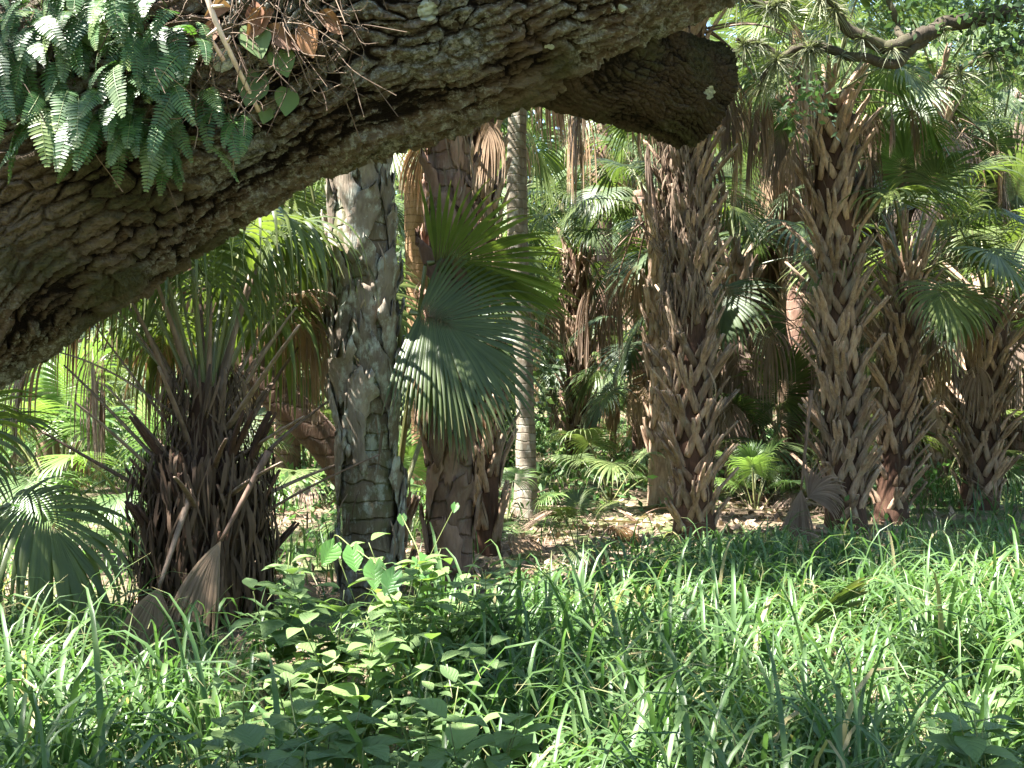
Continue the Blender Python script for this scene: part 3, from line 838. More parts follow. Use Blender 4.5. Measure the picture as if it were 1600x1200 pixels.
# ---- smooth pale trunk, thin orange trunk, leaning trunk
h_palm, Zh, pH = palm('smooth pale ringed trunk standing straight between the fan leaves and dark palm', 821, 803, 6.2, .125, (814, 190))
zz = np.linspace(-.2, 6.2, 30); pH = ((zz, np.interp(zz, *pH[0]) + .035 * np.sin(zz * 1.15 + .6) - .02), (zz, .03 * np.sin(zz * .9)))
_, (V, Q, T) = trunk_core(6.2, .108, pH, 24, .35, 14, .10)
m = Mesh(); m.add(V, Q, T); m.build('trunk', M['pale_trunk'], h_palm)
crown_fronds(h_palm, 6.2, 11, 1.1, rng, xy=topxy(pH, 6.2)); dead_fronds(h_palm, 6.0, 5, 1.2, rng, topxy(pH, 6))
i_palm, Zi, pI = palm('thin orange brown trunk behind the gap left of the reddish trunk', 662, 785, 4.2, .12, (646, 280))
_, (V, Q, T) = trunk_core(4.2, .125, pI, 24, .2, 15, .05)
m = Mesh(); m.add(V, Q, T); m.build('trunk', M['orange_trunk'], i_palm)
crown_fronds(i_palm, 4.2, 9, .8, rng, xy=topxy(pI, 4.2))

lp = [(592, 880, 9.3), (575, 808, 9.3), (540, 735, 9.25), (490, 672, 9.2), (430, 612, 9.2), (350, 520, 9.2), (290, 430, 9.2), (250, 330, 9.2)]
lpts = spline([A3(at(*q)) for q in lp], 60)
l_palm = thing('palm_tree', 'leaning brown trunk slanting up to the left behind the thick grey trunk', 'palm', (lpts[0][0], lpts[0][1], 0), 'cabbage palms of the grove')
m = Mesh(); V, Q, T = tube(rel(lpts, l_palm), .145, 28, True, .07, 3); m.add(V, Q, T, var=.12)
kk = random.Random(3)
m.build('trunk', M['red_trunk'], l_palm)
q = rel(lpts[-1:], l_palm)[0]
crown_fronds(l_palm, q[2], 14, 1.0, rng, xy=(q[0], q[1]), elo=-10)
dead_fronds(l_palm, q[2], 4, 1.0, rng, (q[0], q[1]))

# ---- the squat bristling palm at the left
rngP = random.Random(21)
s_palm, Zs, pS = palm('squat bristling palm with long bare brown leaf stalks and dark shaggy skirt', 322, 975, 1.5, .27, None)
zc = np.linspace(-.15, 1.45, 22); V, Q, T = tube(np.stack([0 * zc, 0 * zc, zc], -1), np.interp(zc, [-.2, .3, .7, 1.0, 1.45], [.26, .27, .24, .15, .05]), 28, True, .12, 17)
m = Mesh(); m.add(V, Q, T, var=.2); m.build('trunk', M['core'], s_palm)
m = Mesh(); boots(m, .85, .02, .25, rngP, 55, (.08, .24), (.25, .5), .028, .3, broken=.5); m.build('leaf_bases', M['core'], s_palm)
m = Mesh(); thatch(m, .15, 1.05, .27, 1100, rngP, (.15, .5), wd=(.004, .014), out=.16); thatch(m, .9, 1.55, .15, 520, rngP, (.08, .35), wd=(.003, .010), out=.16); m.build('skirt', M['dark_fibre'], s_palm)
def rod(parent, name, p0, d0, L, w0, w1, mat, rngx, sag=.15, var=.5):
    p = A3(p0); d = nrm(A3(d0)); P = [p]
    for q in range(8):
        p = p + d * L / 8; d = nrm(d + np.array([0, 0, -sag * L / 8])); P.append(p)
    P = np.array(P); t, s, n = frames(P)
    V, Q = strip(P, s, n, np.linspace(w0, w1, 9), np.linspace(w0 * .45, w1 * .5, 9))
    m = Mesh(); m.add(V, Q, var=var); return m.build(name, mat, parent)
for q in range(30):
    a = q * 137.5 + rngP.uniform(-25, 25); f = (q + .5) / 30
    el = 22 + 54 * f + rngP.uniform(-14, 14); z = .55 + .85 * f
    L = rngP.uniform(.6, 1.10) if f < .7 else rngP.uniform(.7, 1.0)
    d = dirv(el, a); rr = .23 - .17 * f
    rod(s_palm, 'leaf_stalk', (rr * math.cos(R(a)), rr * math.sin(R(a)), z), d, L, .023, .008, M['petiole_dry'], rngP, rngP.uniform(-.1, .5), rngP.uniform(.0, .9))
# living crown: stalks rise above, long strips hang down
def hero(parent, p0, hub, blade, nseg=44, mats=None, name='frond', roll=None, sag=0.0, **kw):
    """frond from p0 to hub (world points), blade continuing along the same line"""
    p0 = Vector(p0); hub = Vector(hub); d = hub - p0
    n0 = roll if roll is not None else upn(d)
    f = fan(d.normalized(), n0, d.length, blade, nseg, sag=sag, base=tuple(p0 - parent.location), **kw)
    return f.build(name, mats or FM, parent)
top = Vector(s_palm.location) + Vector((0, 0, 1.35))
for q, (a, el) in enumerate(((95, 82), (200, 80), (170, 66), (230, 72), (140, 60), (60, 72), (100, 58), (25, 74), (190, 52), (75, 50), (120, 44), (265, 80), (345, 78))):
    d = dirv(el, a + rngP.uniform(-8, 8)); L = rngP.uniform(.85, 1.1)
    fm = fan(d, upn(d), L, rngP.uniform(.80, 1.0), 38, 125, 2.2, .4, 2.2, .25, .1, .28, 300 + q, 4.2, pw=.016, base=(.07 * d.x, .07 * d.y, 1.25))
    fm.build('frond', FM, s_palm)
for q, (a, e, L) in enumerate(((165, 62, 1.05), (190, 40, .9), (48, 62, 1.0), (60, 52, .95), (120, 45, 1.0))):
    d = dirv(e, a)
    fan(d, upn(d), L, .8, 30, 100, 3.0, .3, 2.0, .8, .1, .28, 330 + q, 4.5, .85, pw=.012, base=(.1 * d.x, .1 * d.y, 1.15), wob=.3).build('dead_frond', DM, s_palm)
# two dead leaves fallen against the skirt, stalks up
for nm, hubp, tip_, foot, lab in (('fallen_frond', (497 / 2, 0, 0), None, None, ''),):
    pass
def leaning_dead(label, top_px, hub_px, Z0, Z1, blade, sp, seed):
    p0 = at(*top_px, Z0); hb = at(*hub_px, Z1)
    o = thing('dead_palm_leaf', label, 'dead leaf', (hb.x, hb.y, hb.z), 'dead palm leaves fallen at the trunks')
    f = fan(hb - p0, Vector((0, -1, .3)), (hb - p0).length, blade, 30, sp, .3, .15, .2, 0, .05, .5, seed, .5, .35, pw=.014, base=tuple(p0 - hb), wob=.15)
    f.build('blade', DM, o)
    return o
leaning_dead('pale dead palm leaf with thin stalk propped on the left foot of the squat palm', (300, 765), (248, 918), 6.55, 6.25, .42, 50, 401)
leaning_dead('dead folded palm leaf with bleached stalk leaning on the front of the squat palm', (420, 705), (345, 845), 6.35, 6.2, .58, 30, 402)
leaning_dead('grey dead palm leaf hanging at the foot left of the tallest boot-covered palm', (1268, 610), (1252, 765), 10.3, 10.2, .62, 34, 403)
leaning_dead('brown dead fan spread on the ground left of the tallest boot-covered palm', (1235, 800), (1262, 778), 10.35, 10.3, .35, 70, 404)

# ---- young palm behind the grey trunk: its two big fans fill the middle
yx, yZ = at(612, 700, 8.35).x, 8.35
young = thing('young_palm', 'young palm behind the grey trunk holding two big dark green fans', 'palm', (yx, yZ, 0), 'young palms of the understory')
m = Mesh(); V, Q, T = tube([(0, 0, -.1), (0, 0, .3), (.0, 0, .5)], [.12, .1, .06], 16, True, .1); m.add(V, Q, T); boots(m, .45, .02, .1, rngP, 40, (.05, .1), (.2, .3), .025, .3); m.build('trunk', M['boot'], young)
hero(young, (yx, yZ, .4), at(626, 492, 7.5), .02, 4, spread=10, name='leaf_stalk')
hb = at(640, 487, 7.42)
fan((.93, -.16, -.22), Vector((.10, -.84, .50)), .06, .95, 62, 92, .34, .34, .6, 0, .10, .33, 501, 1.2, base=tuple(hb - young.location), wob=.10).build('frond', FM, young)
hb = at(668, 412, 7.65)
hero(young, (yx, yZ, .4), at(664, 416, 7.66), .02, 4, spread=10, name='leaf_stalk')
fan((.97, -.10, .20), Vector((-.1, .62, .78)), .05, .90, 48, 84, .22, .30, .6, 0, .06, .52, 502, .8, base=tuple(hb - young.location), wob=.08).build('frond', FM, young)
hb = at(655, 530, 7.75)
hero(young, (yx, yZ, .4), at(652, 532, 7.76), .02, 4, spread=10, name='leaf_stalk')
fan((.78, -.20, -.58), Vector((.25, -.55, .70)), .05, .80, 44, 96, .6, .34, .8, 0, .10, .40, 506, 1.6, base=tuple(hb - young.location), wob=.12).build('frond', FM, young)
hero(young, (yx, yZ, .4), at(560, 480, 8.9), .9, seed=503, droop=1.0, costa=.3)
hero(young, (yx, yZ, .4), at(700, 560, 9.0), .9, seed=504, droop=1.4, costa=.3)
hero(young, (yx, yZ, .35), at(480, 420, 8.5), .85, 34, DM, 'dead_frond', seed=505, droop=2.0, collapse=.75, tipdroop=3, wob=.3)

# ---- palm off the left edge: one big drooping fan comes into view
lx = thing('young_palm', 'young palm at the left edge with one big dark drooping fan', 'palm', (at(-150, 600, 6.2).x, 6.2, 0), 'young palms of the understory')
m = Mesh(); V, Q, T = tube([(0, 0, -.1), (0, 0, .3), (.0, 0, .5)], [.12, .1, .06], 16, True, .1); m.add(V, Q, T); boots(m, .45, .02, .1, rngP, 40, (.05, .1), (.2, .3), .025, .3); m.build('trunk', M['boot'], lx)
hb = at(8, 790, 5.9)
hero(lx, Vector(lx.location) + Vector((0, 0, .4)), hb, .02, 4, spread=10, name='leaf_stalk')
fan((.93, -.25, .10), Vector((-.2, -.35, .9)), .03, .82, 50, 112, 2.3, .42, 1.5, 0, .05, .42, 510, 1.6, base=tuple(hb - lx.location)).build('frond', FM, lx)
for q, (e, a) in enumerate(((70, 80), (60, 170), (55, 250), (75, 320), (45, 130))):
    d = dirv(e, a); fan(d, upn(d), .7, .8, 40, 125, 1.2, .3, 1.2, .4, .1, .42, 520 + q, 1.6, base=(0, 0, .4)).build('frond', FM, lx)
d = dirv(5, -25); fan(d, upn(d), .35, .7, 30, 110, 2.0, .3, 2.0, 1.0, .1, .36, 528, 3.0, .8, base=(0, 0, .35), wob=.3).build('dead_frond', DM, lx)

# ---- small plants of palm: seedlings and palmettos (no trunk above ground)
def palmetto(label, px, yb, n, scale, lib, seed, elo=15, ehi=85, name='palmetto', group='young palms of the understory', Z=None, dead=0):
    r = random.Random(seed)
    x, Z, z = base_of(px, yb)
    o = thing(name, label, 'palm', (x, Z, z), group)
    crown_fronds(o, .12, n, scale, r, lib, elo, ehi, name='frond', r0=.03)
    if dead: dead_fronds(o, .15, dead, scale * .8, r)
    return o
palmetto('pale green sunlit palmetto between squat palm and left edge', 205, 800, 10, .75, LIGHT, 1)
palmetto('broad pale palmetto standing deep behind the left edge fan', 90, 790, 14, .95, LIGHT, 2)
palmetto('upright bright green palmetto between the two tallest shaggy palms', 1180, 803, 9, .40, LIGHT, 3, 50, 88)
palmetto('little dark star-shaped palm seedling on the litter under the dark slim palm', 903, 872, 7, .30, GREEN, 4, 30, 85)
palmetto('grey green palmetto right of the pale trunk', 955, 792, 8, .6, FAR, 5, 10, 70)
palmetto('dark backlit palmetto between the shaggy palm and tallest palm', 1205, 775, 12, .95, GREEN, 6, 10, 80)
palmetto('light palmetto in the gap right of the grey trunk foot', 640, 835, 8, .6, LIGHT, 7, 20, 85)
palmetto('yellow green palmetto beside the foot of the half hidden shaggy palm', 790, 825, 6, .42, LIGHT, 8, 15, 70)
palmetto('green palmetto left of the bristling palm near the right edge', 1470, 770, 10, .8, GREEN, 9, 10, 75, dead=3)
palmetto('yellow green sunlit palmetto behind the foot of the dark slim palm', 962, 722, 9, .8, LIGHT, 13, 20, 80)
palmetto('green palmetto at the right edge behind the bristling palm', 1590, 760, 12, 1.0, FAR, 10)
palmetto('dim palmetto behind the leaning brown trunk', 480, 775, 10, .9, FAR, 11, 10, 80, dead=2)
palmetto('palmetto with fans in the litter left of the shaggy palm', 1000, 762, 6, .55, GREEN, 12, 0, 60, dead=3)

# folded dark leaf sticking out of the grass
fl = at(1215, 1040, 5.4)
ob = thing('folded_palm_leaf', 'folded dark green palm leaf sticking out of the sunny grass', 'palm leaf', (fl.x, fl.y, 0))
fan((.50, .1, .60), Vector((.55, -.75, -.35)), .24, .44, 20, 13, .12, .2, .1, 0, .5, .8, 601, .1, .2, base=(-.06, 0, .05), pw=.01).build('blade', FM, ob)

# ------------------------------------------------------------------ background grove
HERO_X = []
rb = random.Random(33)
far_crowns = []
for v_ in range(5):
    m = Mesh()
    for q in range(13):
        f = (q + .5) / 13; e = 82 - 100 * f; i = min(range(8), key=lambda t: abs(ELEV[t] - e)) * 2 + rb.randint(0, 1)
        Mx = Matrix.Translation((0, 0, -.3 * f)) @ Matrix.Rotation(R(q * 137.5 + rb.uniform(-12, 12)), 4, 'Z') @ Matrix.Rotation(rb.uniform(-.1, .1), 4, 'X') @ Matrix.Scale(rb.uniform(.9, 1.2), 4)
        m.merge(G_SRC[i], Mx); m.merge(G_SRC[i].stalk, Mx, 1)
    md = Mesh()
    for q in range(4 + v_ * 2):
        Mx = Matrix.Translation((0, 0, rb.uniform(-.7, -.1))) @ Matrix.Rotation(rb.uniform(0, 6.28), 4, 'Z') @ Matrix.Scale(rb.uniform(.9, 1.2), 4)
        dd = D_SRC[rb.randint(0, 5)]; md.merge(dd, Mx); md.merge(dd.stalk, Mx, 1)
    far_crowns.append((m.data('crown', AM), md.data('dead_skirt', DM)))
far_trunks = []
for v_ in range(4):
    m = Mesh(); H = 1.0
    _, (V, Q, T) = trunk_core(6.0, .16, None, 14, .2, v_, .08)
    m.add(V, Q, T, mi=0)
    if v_ % 2 == 0: boots(m, 6.0, .1, .16, rb, 17, (.08, .2), (.35, .5), .04, .4, mi=0)
    far_trunks.append(m.data('trunk', [M['boot'] if v_ % 2 == 0 else M['boot' if v_ == 1 else 'red_trunk']]))
placed = []
cells = []
for _ in range(4000):
    Z = rb.uniform(15.5, 44) if len(placed) < 46 else rb.uniform(24, 60)
    x = rb.uniform(-.56, .56) * Z
    if any((x - a) ** 2 + (Z - b) ** 2 < (1.5 + .02 * Z) ** 2 for a, b in placed): continue
    if abs(800 + x / Z * F - 905) < 62 and Z < 22: continue
    placed.append((x, Z))
    if len(placed) >= 74: break
skirted = [((px - 800) / F * Z, Z) for px, Z in ((1152, 14.6), (1236, 16.5), (1462, 15.5), (1560, 17.0), (1005, 17.5), (1350, 19), (945, 22.5), (990, 25), (1190, 21), (1100, 19), (1168, 17.8), (1248, 15.2), (1448, 18), (1502, 16), (1592, 15.6), (1378, 16.6), (700, 15.4), (760, 18), (450, 14.5), (390, 17), (520, 19), (925, 26), (1130, 24), (1290, 22), (1540, 21), (1150, 20.5), (1228, 22.5), (1482, 21), (1575, 20))]
for n_, (x, Z) in enumerate(placed + skirted):
    H = rb.choice((1.0, 1.2, 1.6, 2.2, 3.0, 4.0, 6.0)) * rb.uniform(.85, 1.15)
    if Z < 22: H = rb.uniform(.7, 2.3)
    elif Z < 32: H = rb.uniform(1.5, 4.2)
    else: H = rb.uniform(3, 9)
    if n_ >= len(placed): H = CAMH + (rb.uniform(400, 540) if Z in (20.5, 22.5, 21, 20) else rb.uniform(130, 540)) / F * Z
    px = 800 + x / Z * F
    where = ('left of the leaning brown trunk' if px < 480 else 'between the thick grey trunk and pale trunk' if px < 820 else 'between the pale trunk and shaggy palm' if px < 1090 else
             'between the two tallest shaggy palms' if px < 1320 else 'right of the tallest boot-covered palm')
    o = thing('palm_tree', ('short' if H < 2.3 else 'tall') + ' background palm in the thicket ' + where, 'palm', (x, Z, float(gz(x, Z)) - .05), 'background palms ' + where)
    v_ = rb.randint(0, 3); cr, sk = far_crowns[rb.randint(0, 4)]
    tr = put('trunk', far_trunks[v_], o, (0, 0, H - 6.0))
    # trunk mesh is six metres long; what is too long goes into the ground
    rz = rb.uniform(0, 6.28); sc = rb.uniform(.72, 1.02)
    put('crown', cr, o, (0, 0, H), (rb.uniform(-.1, .1), rb.uniform(-.1, .1), rz), sc)
    put('dead_skirt', far_crowns[4][1] if n_ >= len(placed) else sk, o, (0, 0, H), (0, 0, rz + 1), sc)
    if n_ >= len(placed) and px > 1120:
        put('dead_skirt', far_crowns[3][1], o, (0, 0, H - .45), (0, 0, rz + 2.3), sc * 1.05)

# broadleaf trees and bushes behind
def leaf_cloud(n, rad, size, r, cl=40, spread=.35, flat=.6):
    """leaf-sized diamonds in clumps through an ellipsoid volume"""
    nc = max(1, n // cl)
    c = r.randn(nc, 3); c = nrm(c) * (r.rand(nc, 1) ** .45) * np.array(rad)
    c = c * (1 + .35 * (r.rand(nc, 1) - .5))
    p = np.repeat(c, cl, 0) + r.randn(nc * cl, 3) * spread * np.array([1, 1, flat])
    return p, np.repeat(r.rand(nc), cl)

def leaf_quads(p, size, r, var, up=.55):
    n = len(p)
    d = nrm(r.randn(n, 3) + np.array([0, 0, -.25])); nn = nrm(r.randn(n, 3) + np.array([0, 0, up * 2])); s = nrm(np.cross(d, nn)); 
    L = size * r.uniform(.7, 1.25, n)[:, None]; W = L * .26
    V = np.stack([p - d * L * .5, p + s * W - d * L * .05, p + d * L * .5, p - s * W - d * L * .05], 1).reshape(-1, 3)
    return V, np.arange(n * 4).reshape(-1, 4), np.repeat(np.clip(var * .7 + .3 * r.rand(n), 0, 1), 4)

def tree_mesh(seed, H, rad, nleaf, size, trunk_r):
    r = np.random.RandomState(seed); rr = random.Random(seed)
    m = Mesh(); p, vv = leaf_cloud(nleaf, rad, size, r, 36, .28 * rad[0] / 1.6)
    p[:, 2] += H
    V, Q, var = leaf_quads(p, size, r, vv); m.add(V, Q, var=var)
    t = Mesh(); P = spline([(0, 0, -.2), (rr.uniform(-.2, .2), rr.uniform(-.2, .2), H * .35), (rr.uniform(-.4, .4), rr.uniform(-.3, .3), H * .7), (rr.uniform(-.4, .4), 0, H + rad[2] * .5)], 16)
    V, Q, T = tube(P, np.linspace(trunk_r, trunk_r * .3, 16), 10, True, .1); t.add(V, Q, T)
    for q in range(7):
        a = q * 2.4; k_ = 5 + q % 6; b = P[k_]; e = np.array([math.cos(a) * rad[0] * .7, math.sin(a) * rad[1] * .7, H + rad[2] * rr.uniform(-.4, .5)])
        V, Q, T = tube(spline([b, (b + e) / 2 + np.array([0, 0, -.2]), e], 8), np.linspace(trunk_r * .45, trunk_r * .1, 8), 7); t.add(V, Q, T)
    return m, t
TM = []
for q, (H, rad, n, sz, tr_) in enumerate(((3.6, (2.0, 2.0, 1.8), 5200, .17, .11), (5.5, (2.6, 2.6, 2.6), 7200, .2, .16), (1.1, (1.3, 1.3, 1.0), 3600, .13, .05), (8.0, (3.4, 3.4, 3.4), 9000, .26, .2))):
    a, b = tree_mesh(900 + q, H, rad, n, sz, tr_)
    TM.append((a, b.data('trunk', [M['branch']])))
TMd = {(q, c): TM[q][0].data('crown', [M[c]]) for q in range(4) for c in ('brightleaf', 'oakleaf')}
rt = random.Random(5)
nb = 0
for q in range(60):
    Z = rt.uniform(17, 52); x = rt.uniform(-.58, .58) * Z
    kind = rt.choice((2, 2, 2)) if Z < 25 else rt.choice((0, 0, 2)) if Z < 33 else rt.choice((1, 3, 3))
    px = 800 + x / Z * F
    if any((x - a) ** 2 + (Z - b) ** 2 < 1.0 for a, b in placed): continue
    if (590 < px < 660 and kind != 2) or (810 < px < 1020 and Z < 27): continue
    where = ('left of the thick grey trunk' if px < 580 else 'behind the middle trunks' if px < 1000 else 'behind the right hand palms')
    o = thing('leafy_bush' if kind == 2 else 'broadleaf_tree', ('low sunlit leafy bush ' if kind == 2 else 'background broadleaf tree ') + where, 'bush' if kind == 2 else 'tree', (x, Z, 0), 'leafy growth ' + where)
    sc = rt.uniform(.8, 1.25); rz = rt.uniform(0, 6.28)
    put('trunk', TM[kind][1], o, None, (0, 0, rz), sc); put('crown', TMd[(kind, rt.choice(('brightleaf', 'brightleaf', 'oakleaf')))], o, None, (0, 0, rz), sc)
# far wood
r = np.random.RandomState(70)
n = 60000
xx = r.uniform(-48, 48, n); yy = r.uniform(58, 74, n); hgt = 9 + 7 * fbm(np.stack([xx * .18, xx * 0, xx * 0], -1), 3, 3)
zz = r.rand(n) ** .8 * hgt
cl = fbm(np.stack([xx * .6, yy * .3, zz * .6], -1), 3, 8)
gap = (np.abs(xx / yy * F + 800 - 622) < 26) & (zz > 6)
kp = (cl > .42) & ~gap
p = np.stack([xx, yy, zz], -1)[kp]
th = r.uniform(np.radians(38), np.radians(322), 36000); rad = r.uniform(24, 34, len(th))     # th from the view direction: sides and behind
p2 = np.stack([np.sin(th) * rad, np.cos(th) * rad, r.rand(len(th)) ** .85 * 12], -1)  # unseen leaf ring added round the camera to block low sky light
p2 = p2[fbm(p2 * .4, 3, 12) > .42]
p2 = p2[np.abs(p2[:, 0]) > .55 * np.maximum(p2[:, 1], 0)]
p = np.concatenate([p, p2])
m = Mesh(); V, Q, var = leaf_quads(p, .75, r, fbm(p * .5, 2, 9)); m.add(V, Q, var=var)
tag(m.build('far_woods', M['brightleaf']), 'mass of leafy woods closing the view far behind the palms, plus an unseen ring added to block low sky light', 'woods', kind='stuff')

# ------------------------------------------------------------------ upper right: thin oak branches with air plants
o2 = thing('oak_tree', 'second oak reaching in from the right with thin dark crooked branches', 'tree', (at(2350, 600, 7.4).x, 7.4, 0))
m = Mesh(); V, Q, T = tube(spline([(0, 0, -.2), (.1, 0, 1.5), (-.1, .1, 3.2), (-.5, .1, 5.2), (-.9, 0, 7.5)], 30), np.linspace(.34, .16, 30), 24, True, .12); m.add(V, Q, T); m.build('trunk', M['branch'], o2)
def branch(pts, r0, r1, seed=0, n=70):
    P = spline([A3(at(*q)) for q in pts], n)
    jit = (np.stack([fbm(P * 6 + 3 * c, 3, seed + c) for c in range(3)], -1) - .5) * .10
    P = P + jit
    m = Mesh(); V, Q, T = tube(rel(P, o2), np.linspace(r0, r1, n), 14, True, .22, seed); m.add(V, Q, T); m.build('branch', M['branch'], o2)
    return P
BR = [branch([(2180, 120, 7.4), (1900, 30, 7.3), (1700, 25, 7.2), (1580, 22, 7.1), (1500, 28, 7.0), (1450, 52, 6.9), (1395, 72, 6.8), (1340, 55, 6.75), (1300, 8, 6.7), (1265, -12, 6.7), (1200, 8, 6.7), (1130, -30, 6.7)], .066, .020, 3, 120),
      branch([(1440, 60, 6.9), (1400, 95, 6.8), (1340, 88, 6.8), (1280, 76, 6.85), (1225, 86, 6.9), (1200, 110, 6.9), (1180, 150, 7.0)], .035, .016, 5),
      branch([(1215, 92, 6.9), (1190, 66, 6.9), (1160, 62, 6.9), (1148, 58, 6.9)], .02, .012, 7, 30),
      branch([(1410, 70, 6.85), (1400, 40, 7.0), (1390, 10, 7.0), (1370, -40, 7.0)], .022, .015, 9, 30),
      branch([(1700, 25, 7.2), (1600, 70, 7.0), (1530, 95, 6.9), (1470, 120, 6.9)], .03, .012, 11, 40)]
m = Mesh(); r = np.random.RandomState(5)
pts_ = []
for cx, cy_, cz, n_, sp in ((1480, -30, 7.0, 700, .25), (1580, 60, 6.9, 500, .14), (1420, -20, 7.1, 300, .2), (1560, -40, 7.2, 900, .3), (1260, 150, 7.1, 160, .1)):
    c = A3(at(cx, cy_, cz)); pts_.append(c + r.randn(n_, 3) * sp)
# the high crown of this oak, above the frame
ph, vh = leaf_cloud(9000, (3.4, 3.6, 1.1), .12, r, 40, .3); ph += np.array([at(1900, 0, 7.5).x, 7.6, 6.6])
p = np.concatenate(pts_ + [ph]); V, Q, var = leaf_quads(rel(p, o2), .055, r, r.rand(len(p))); m.add(V, Q, var=var); m.build('crown', M['oakleaf'], o2)

def airplant(loc, n, L, seed):
    r = random.Random(seed)
    m = Mesh()
    for q in range(n):
        d = Vector((r.gauss(0, 1), r.gauss(0, 1), r.gauss(.1, .9))).normalized(); l = L * r.uniform(.5, 1.1); s = np.linspace(0, 1, 5)
        P = np.array([A3(d * (l * t) + Vector((0, 0, -.5 * l * t * t))) for t in s]); S = nrm(np.cross(A3(d), [r.gauss(0, 1), r.gauss(0, 1), r.gauss(0, 1)]))
        w_ = (.004 * np.array([1, .9, .7, .45, .1]))[:, None]
        V = np.stack([P - S * w_, P + S * w_], 1).reshape(-1, 3); i = np.arange(4)[:, None] * 2
        m.add(V, np.concatenate([i, i + 1, i + 3, i + 2], 1), var=r.random())
    o = m.build('air_plant', M['airplant'], None, True, loc)
    return tag(o, 'tufted grey green air plant clinging to the thin crooked oak branch', 'air plant', 'air plants on the thin oak branch')
ra = random.Random(2)
AP = []
for q in range(26):
    B_ = BR[ra.choice((0, 0, 0, 1, 1, 2, 4))]; P = B_[int(len(B_) * ra.uniform(.3, .97))]
    if 0 < 800 + P[0] / P[1] * F < 1640:
        AP.append(airplant(Vector(P) + Vector((0, -.02, -.02)), ra.randint(40, 80), ra.uniform(.10, .20), 50 + q))

# ------------------------------------------------------------------ ferns on the limb
def leaf_shape(base, d, n, L, W, prof, cols=3, rows=5, droop=.3, fold=.2):
    d = nrm(A3(d)); n = A3(n); n = nrm(n - d * n.dot(d)); s = np.cross(d, n)
    V = []; p = A3(base)
    for q in range(rows):
        f = q / (rows - 1); wv = np.interp(f, np.linspace(0, 1, len(prof)), prof) * W
        for c in range(cols):
            t = -1 + 2 * c / (cols - 1)
            V.append(p + s * t * wv + n * (abs(t) * fold * wv))
        p = p + d * L / (rows - 1); d = nrm(d + np.array([0, 0, -droop / (rows - 1)])); n = nrm(n - d * n.dot(d))
    i = np.arange(rows - 1)[:, None] * cols; j = np.arange(cols - 1)[None]
    return np.array(V), np.stack([i + j, i + j + 1, i + cols + j + 1, i + cols + j], -1).reshape(-1, 4)

def VT(rows, cols, slant=.28):
    f = np.linspace(0, 1, rows)[:, None]; t = np.linspace(-1, 1, cols)[None]
    return (f - slant * np.abs(t) + 1.0 + 0 * t).ravel()

def fern_mesh(L, npair, seed, width=.26, curve=.9, d0=(0, -.55, .15)):
    r = random.Random(seed); m = Mesh()
    p = np.zeros(3); d = nrm(np.array(d0)); P = [p]; 
    for q in range(14):
        p = p + d * L / 14; d = nrm(d + np.array([0, 0, -1.0]) * curve / 4.5); P.append(p)
    P = np.array(P); t = nrm(np.gradient(P, axis=0)); side = nrm(np.tile([[1.0, r.uniform(-.2, .2), 0]], (15, 1)) - t * t[:, :1])
    n = np.cross(side, t); n = np.where(n[:, 1:2] > 0, -n, n)
    V, Q, T = tube(P, np.linspace(.0018, .0007, 15), 4, False); m.add(V, Q, mi=1)
    for q in range(npair):
        f = .16 + .84 * (q + .5) / npair
        pi = np.array([np.interp(f * 14, np.arange(15), P[:, c]) for c in range(3)]); ti = t[int(f * 14)]; si = side[int(f * 14)]; ni = n[int(f * 14)]
        l = L * width * .5 * min(1, (f - .05) * 5) * (1 - max(0, (f - .45) / .6) ** 1.6 * .92) * r.uniform(.9, 1.08)
        for sg in (-1, 1):
            V, Q = leaf_shape(pi, si * sg + ti * .28, ni + np.array([0, 0, .25 * r.uniform(-1, 1)]), l, L / npair * .33, [.7, 1, 1, .9, .35], 3, 4, .25, .12)
            m.add(V, Q, var=r.random(), tip=f)
    return m
FE = [fern_mesh(.22, 19, 1, .31, 1.1), fern_mesh(.25, 21, 2, .29, 1.3), fern_mesh(.19, 17, 3, .27, .9), fern_mesh(.23, 19, 4, .29, 1.6, (.12, -.5, -.1)), fern_mesh(.21, 19, 5, .25, .6, (0, -.8, .2)), fern_mesh(.15, 13, 6, .30, 1.0, (-.2, -.6, .3)), fern_mesh(.21, 18, 7, .31, 2.0, (-.15, -.35, 0))]
FED = [f.data('frond', [M['fern'], M['stem']]) for f in FE]; FEP = [f.data('frond', [M['fern_pale'], M['stem']]) for f in FE]
fern_spots = [  # clump centre px, spread, number, label
    ((30, 40), (55, 50), 13, 'dense fern clump filling the top left corner above the limb'),
    ((105, 70), (45, 55), 13, 'glossy fern clump on the limb right beside the corner ferns'),
    ((170, 25), (50, 35), 11, 'fern clump with sunlit leaflets at the top edge of the picture'),
    ((250, 25), (40, 30), 9, 'short fern clump at the top edge left of the bare pale twig'),
    ((15, 130), (25, 60), 9, 'fern clump hanging at the left edge above the bark'),
    ((90, 190), (28, 25), 6, 'leftmost hanging fern of the lower row on the bark'),
    ((150, 185), (32, 28), 7, 'fern of the lower row with a tuft of long fronds over bare bark'),
    ((205, 170), (30, 35), 8, 'fern of the lower row with the longest dangling frond'),
    ((258, 200), (28, 25), 6, 'fern at the lower right of the row with yellowing tips'),
    ((300, 130), (26, 25), 5, 'broad fern below the bare pale twig'),
    ((320, 60), (20, 30), 4, 'small fern hanging beside the bare pale twig'),
    ((225, 100), (30, 22), 6, 'fern clump in the dark middle of the fern patch'),
    ((365, 172), (10, 8), 2, 'lone small fern sprig to the right of the fern patch'),
]
rf = random.Random(12)
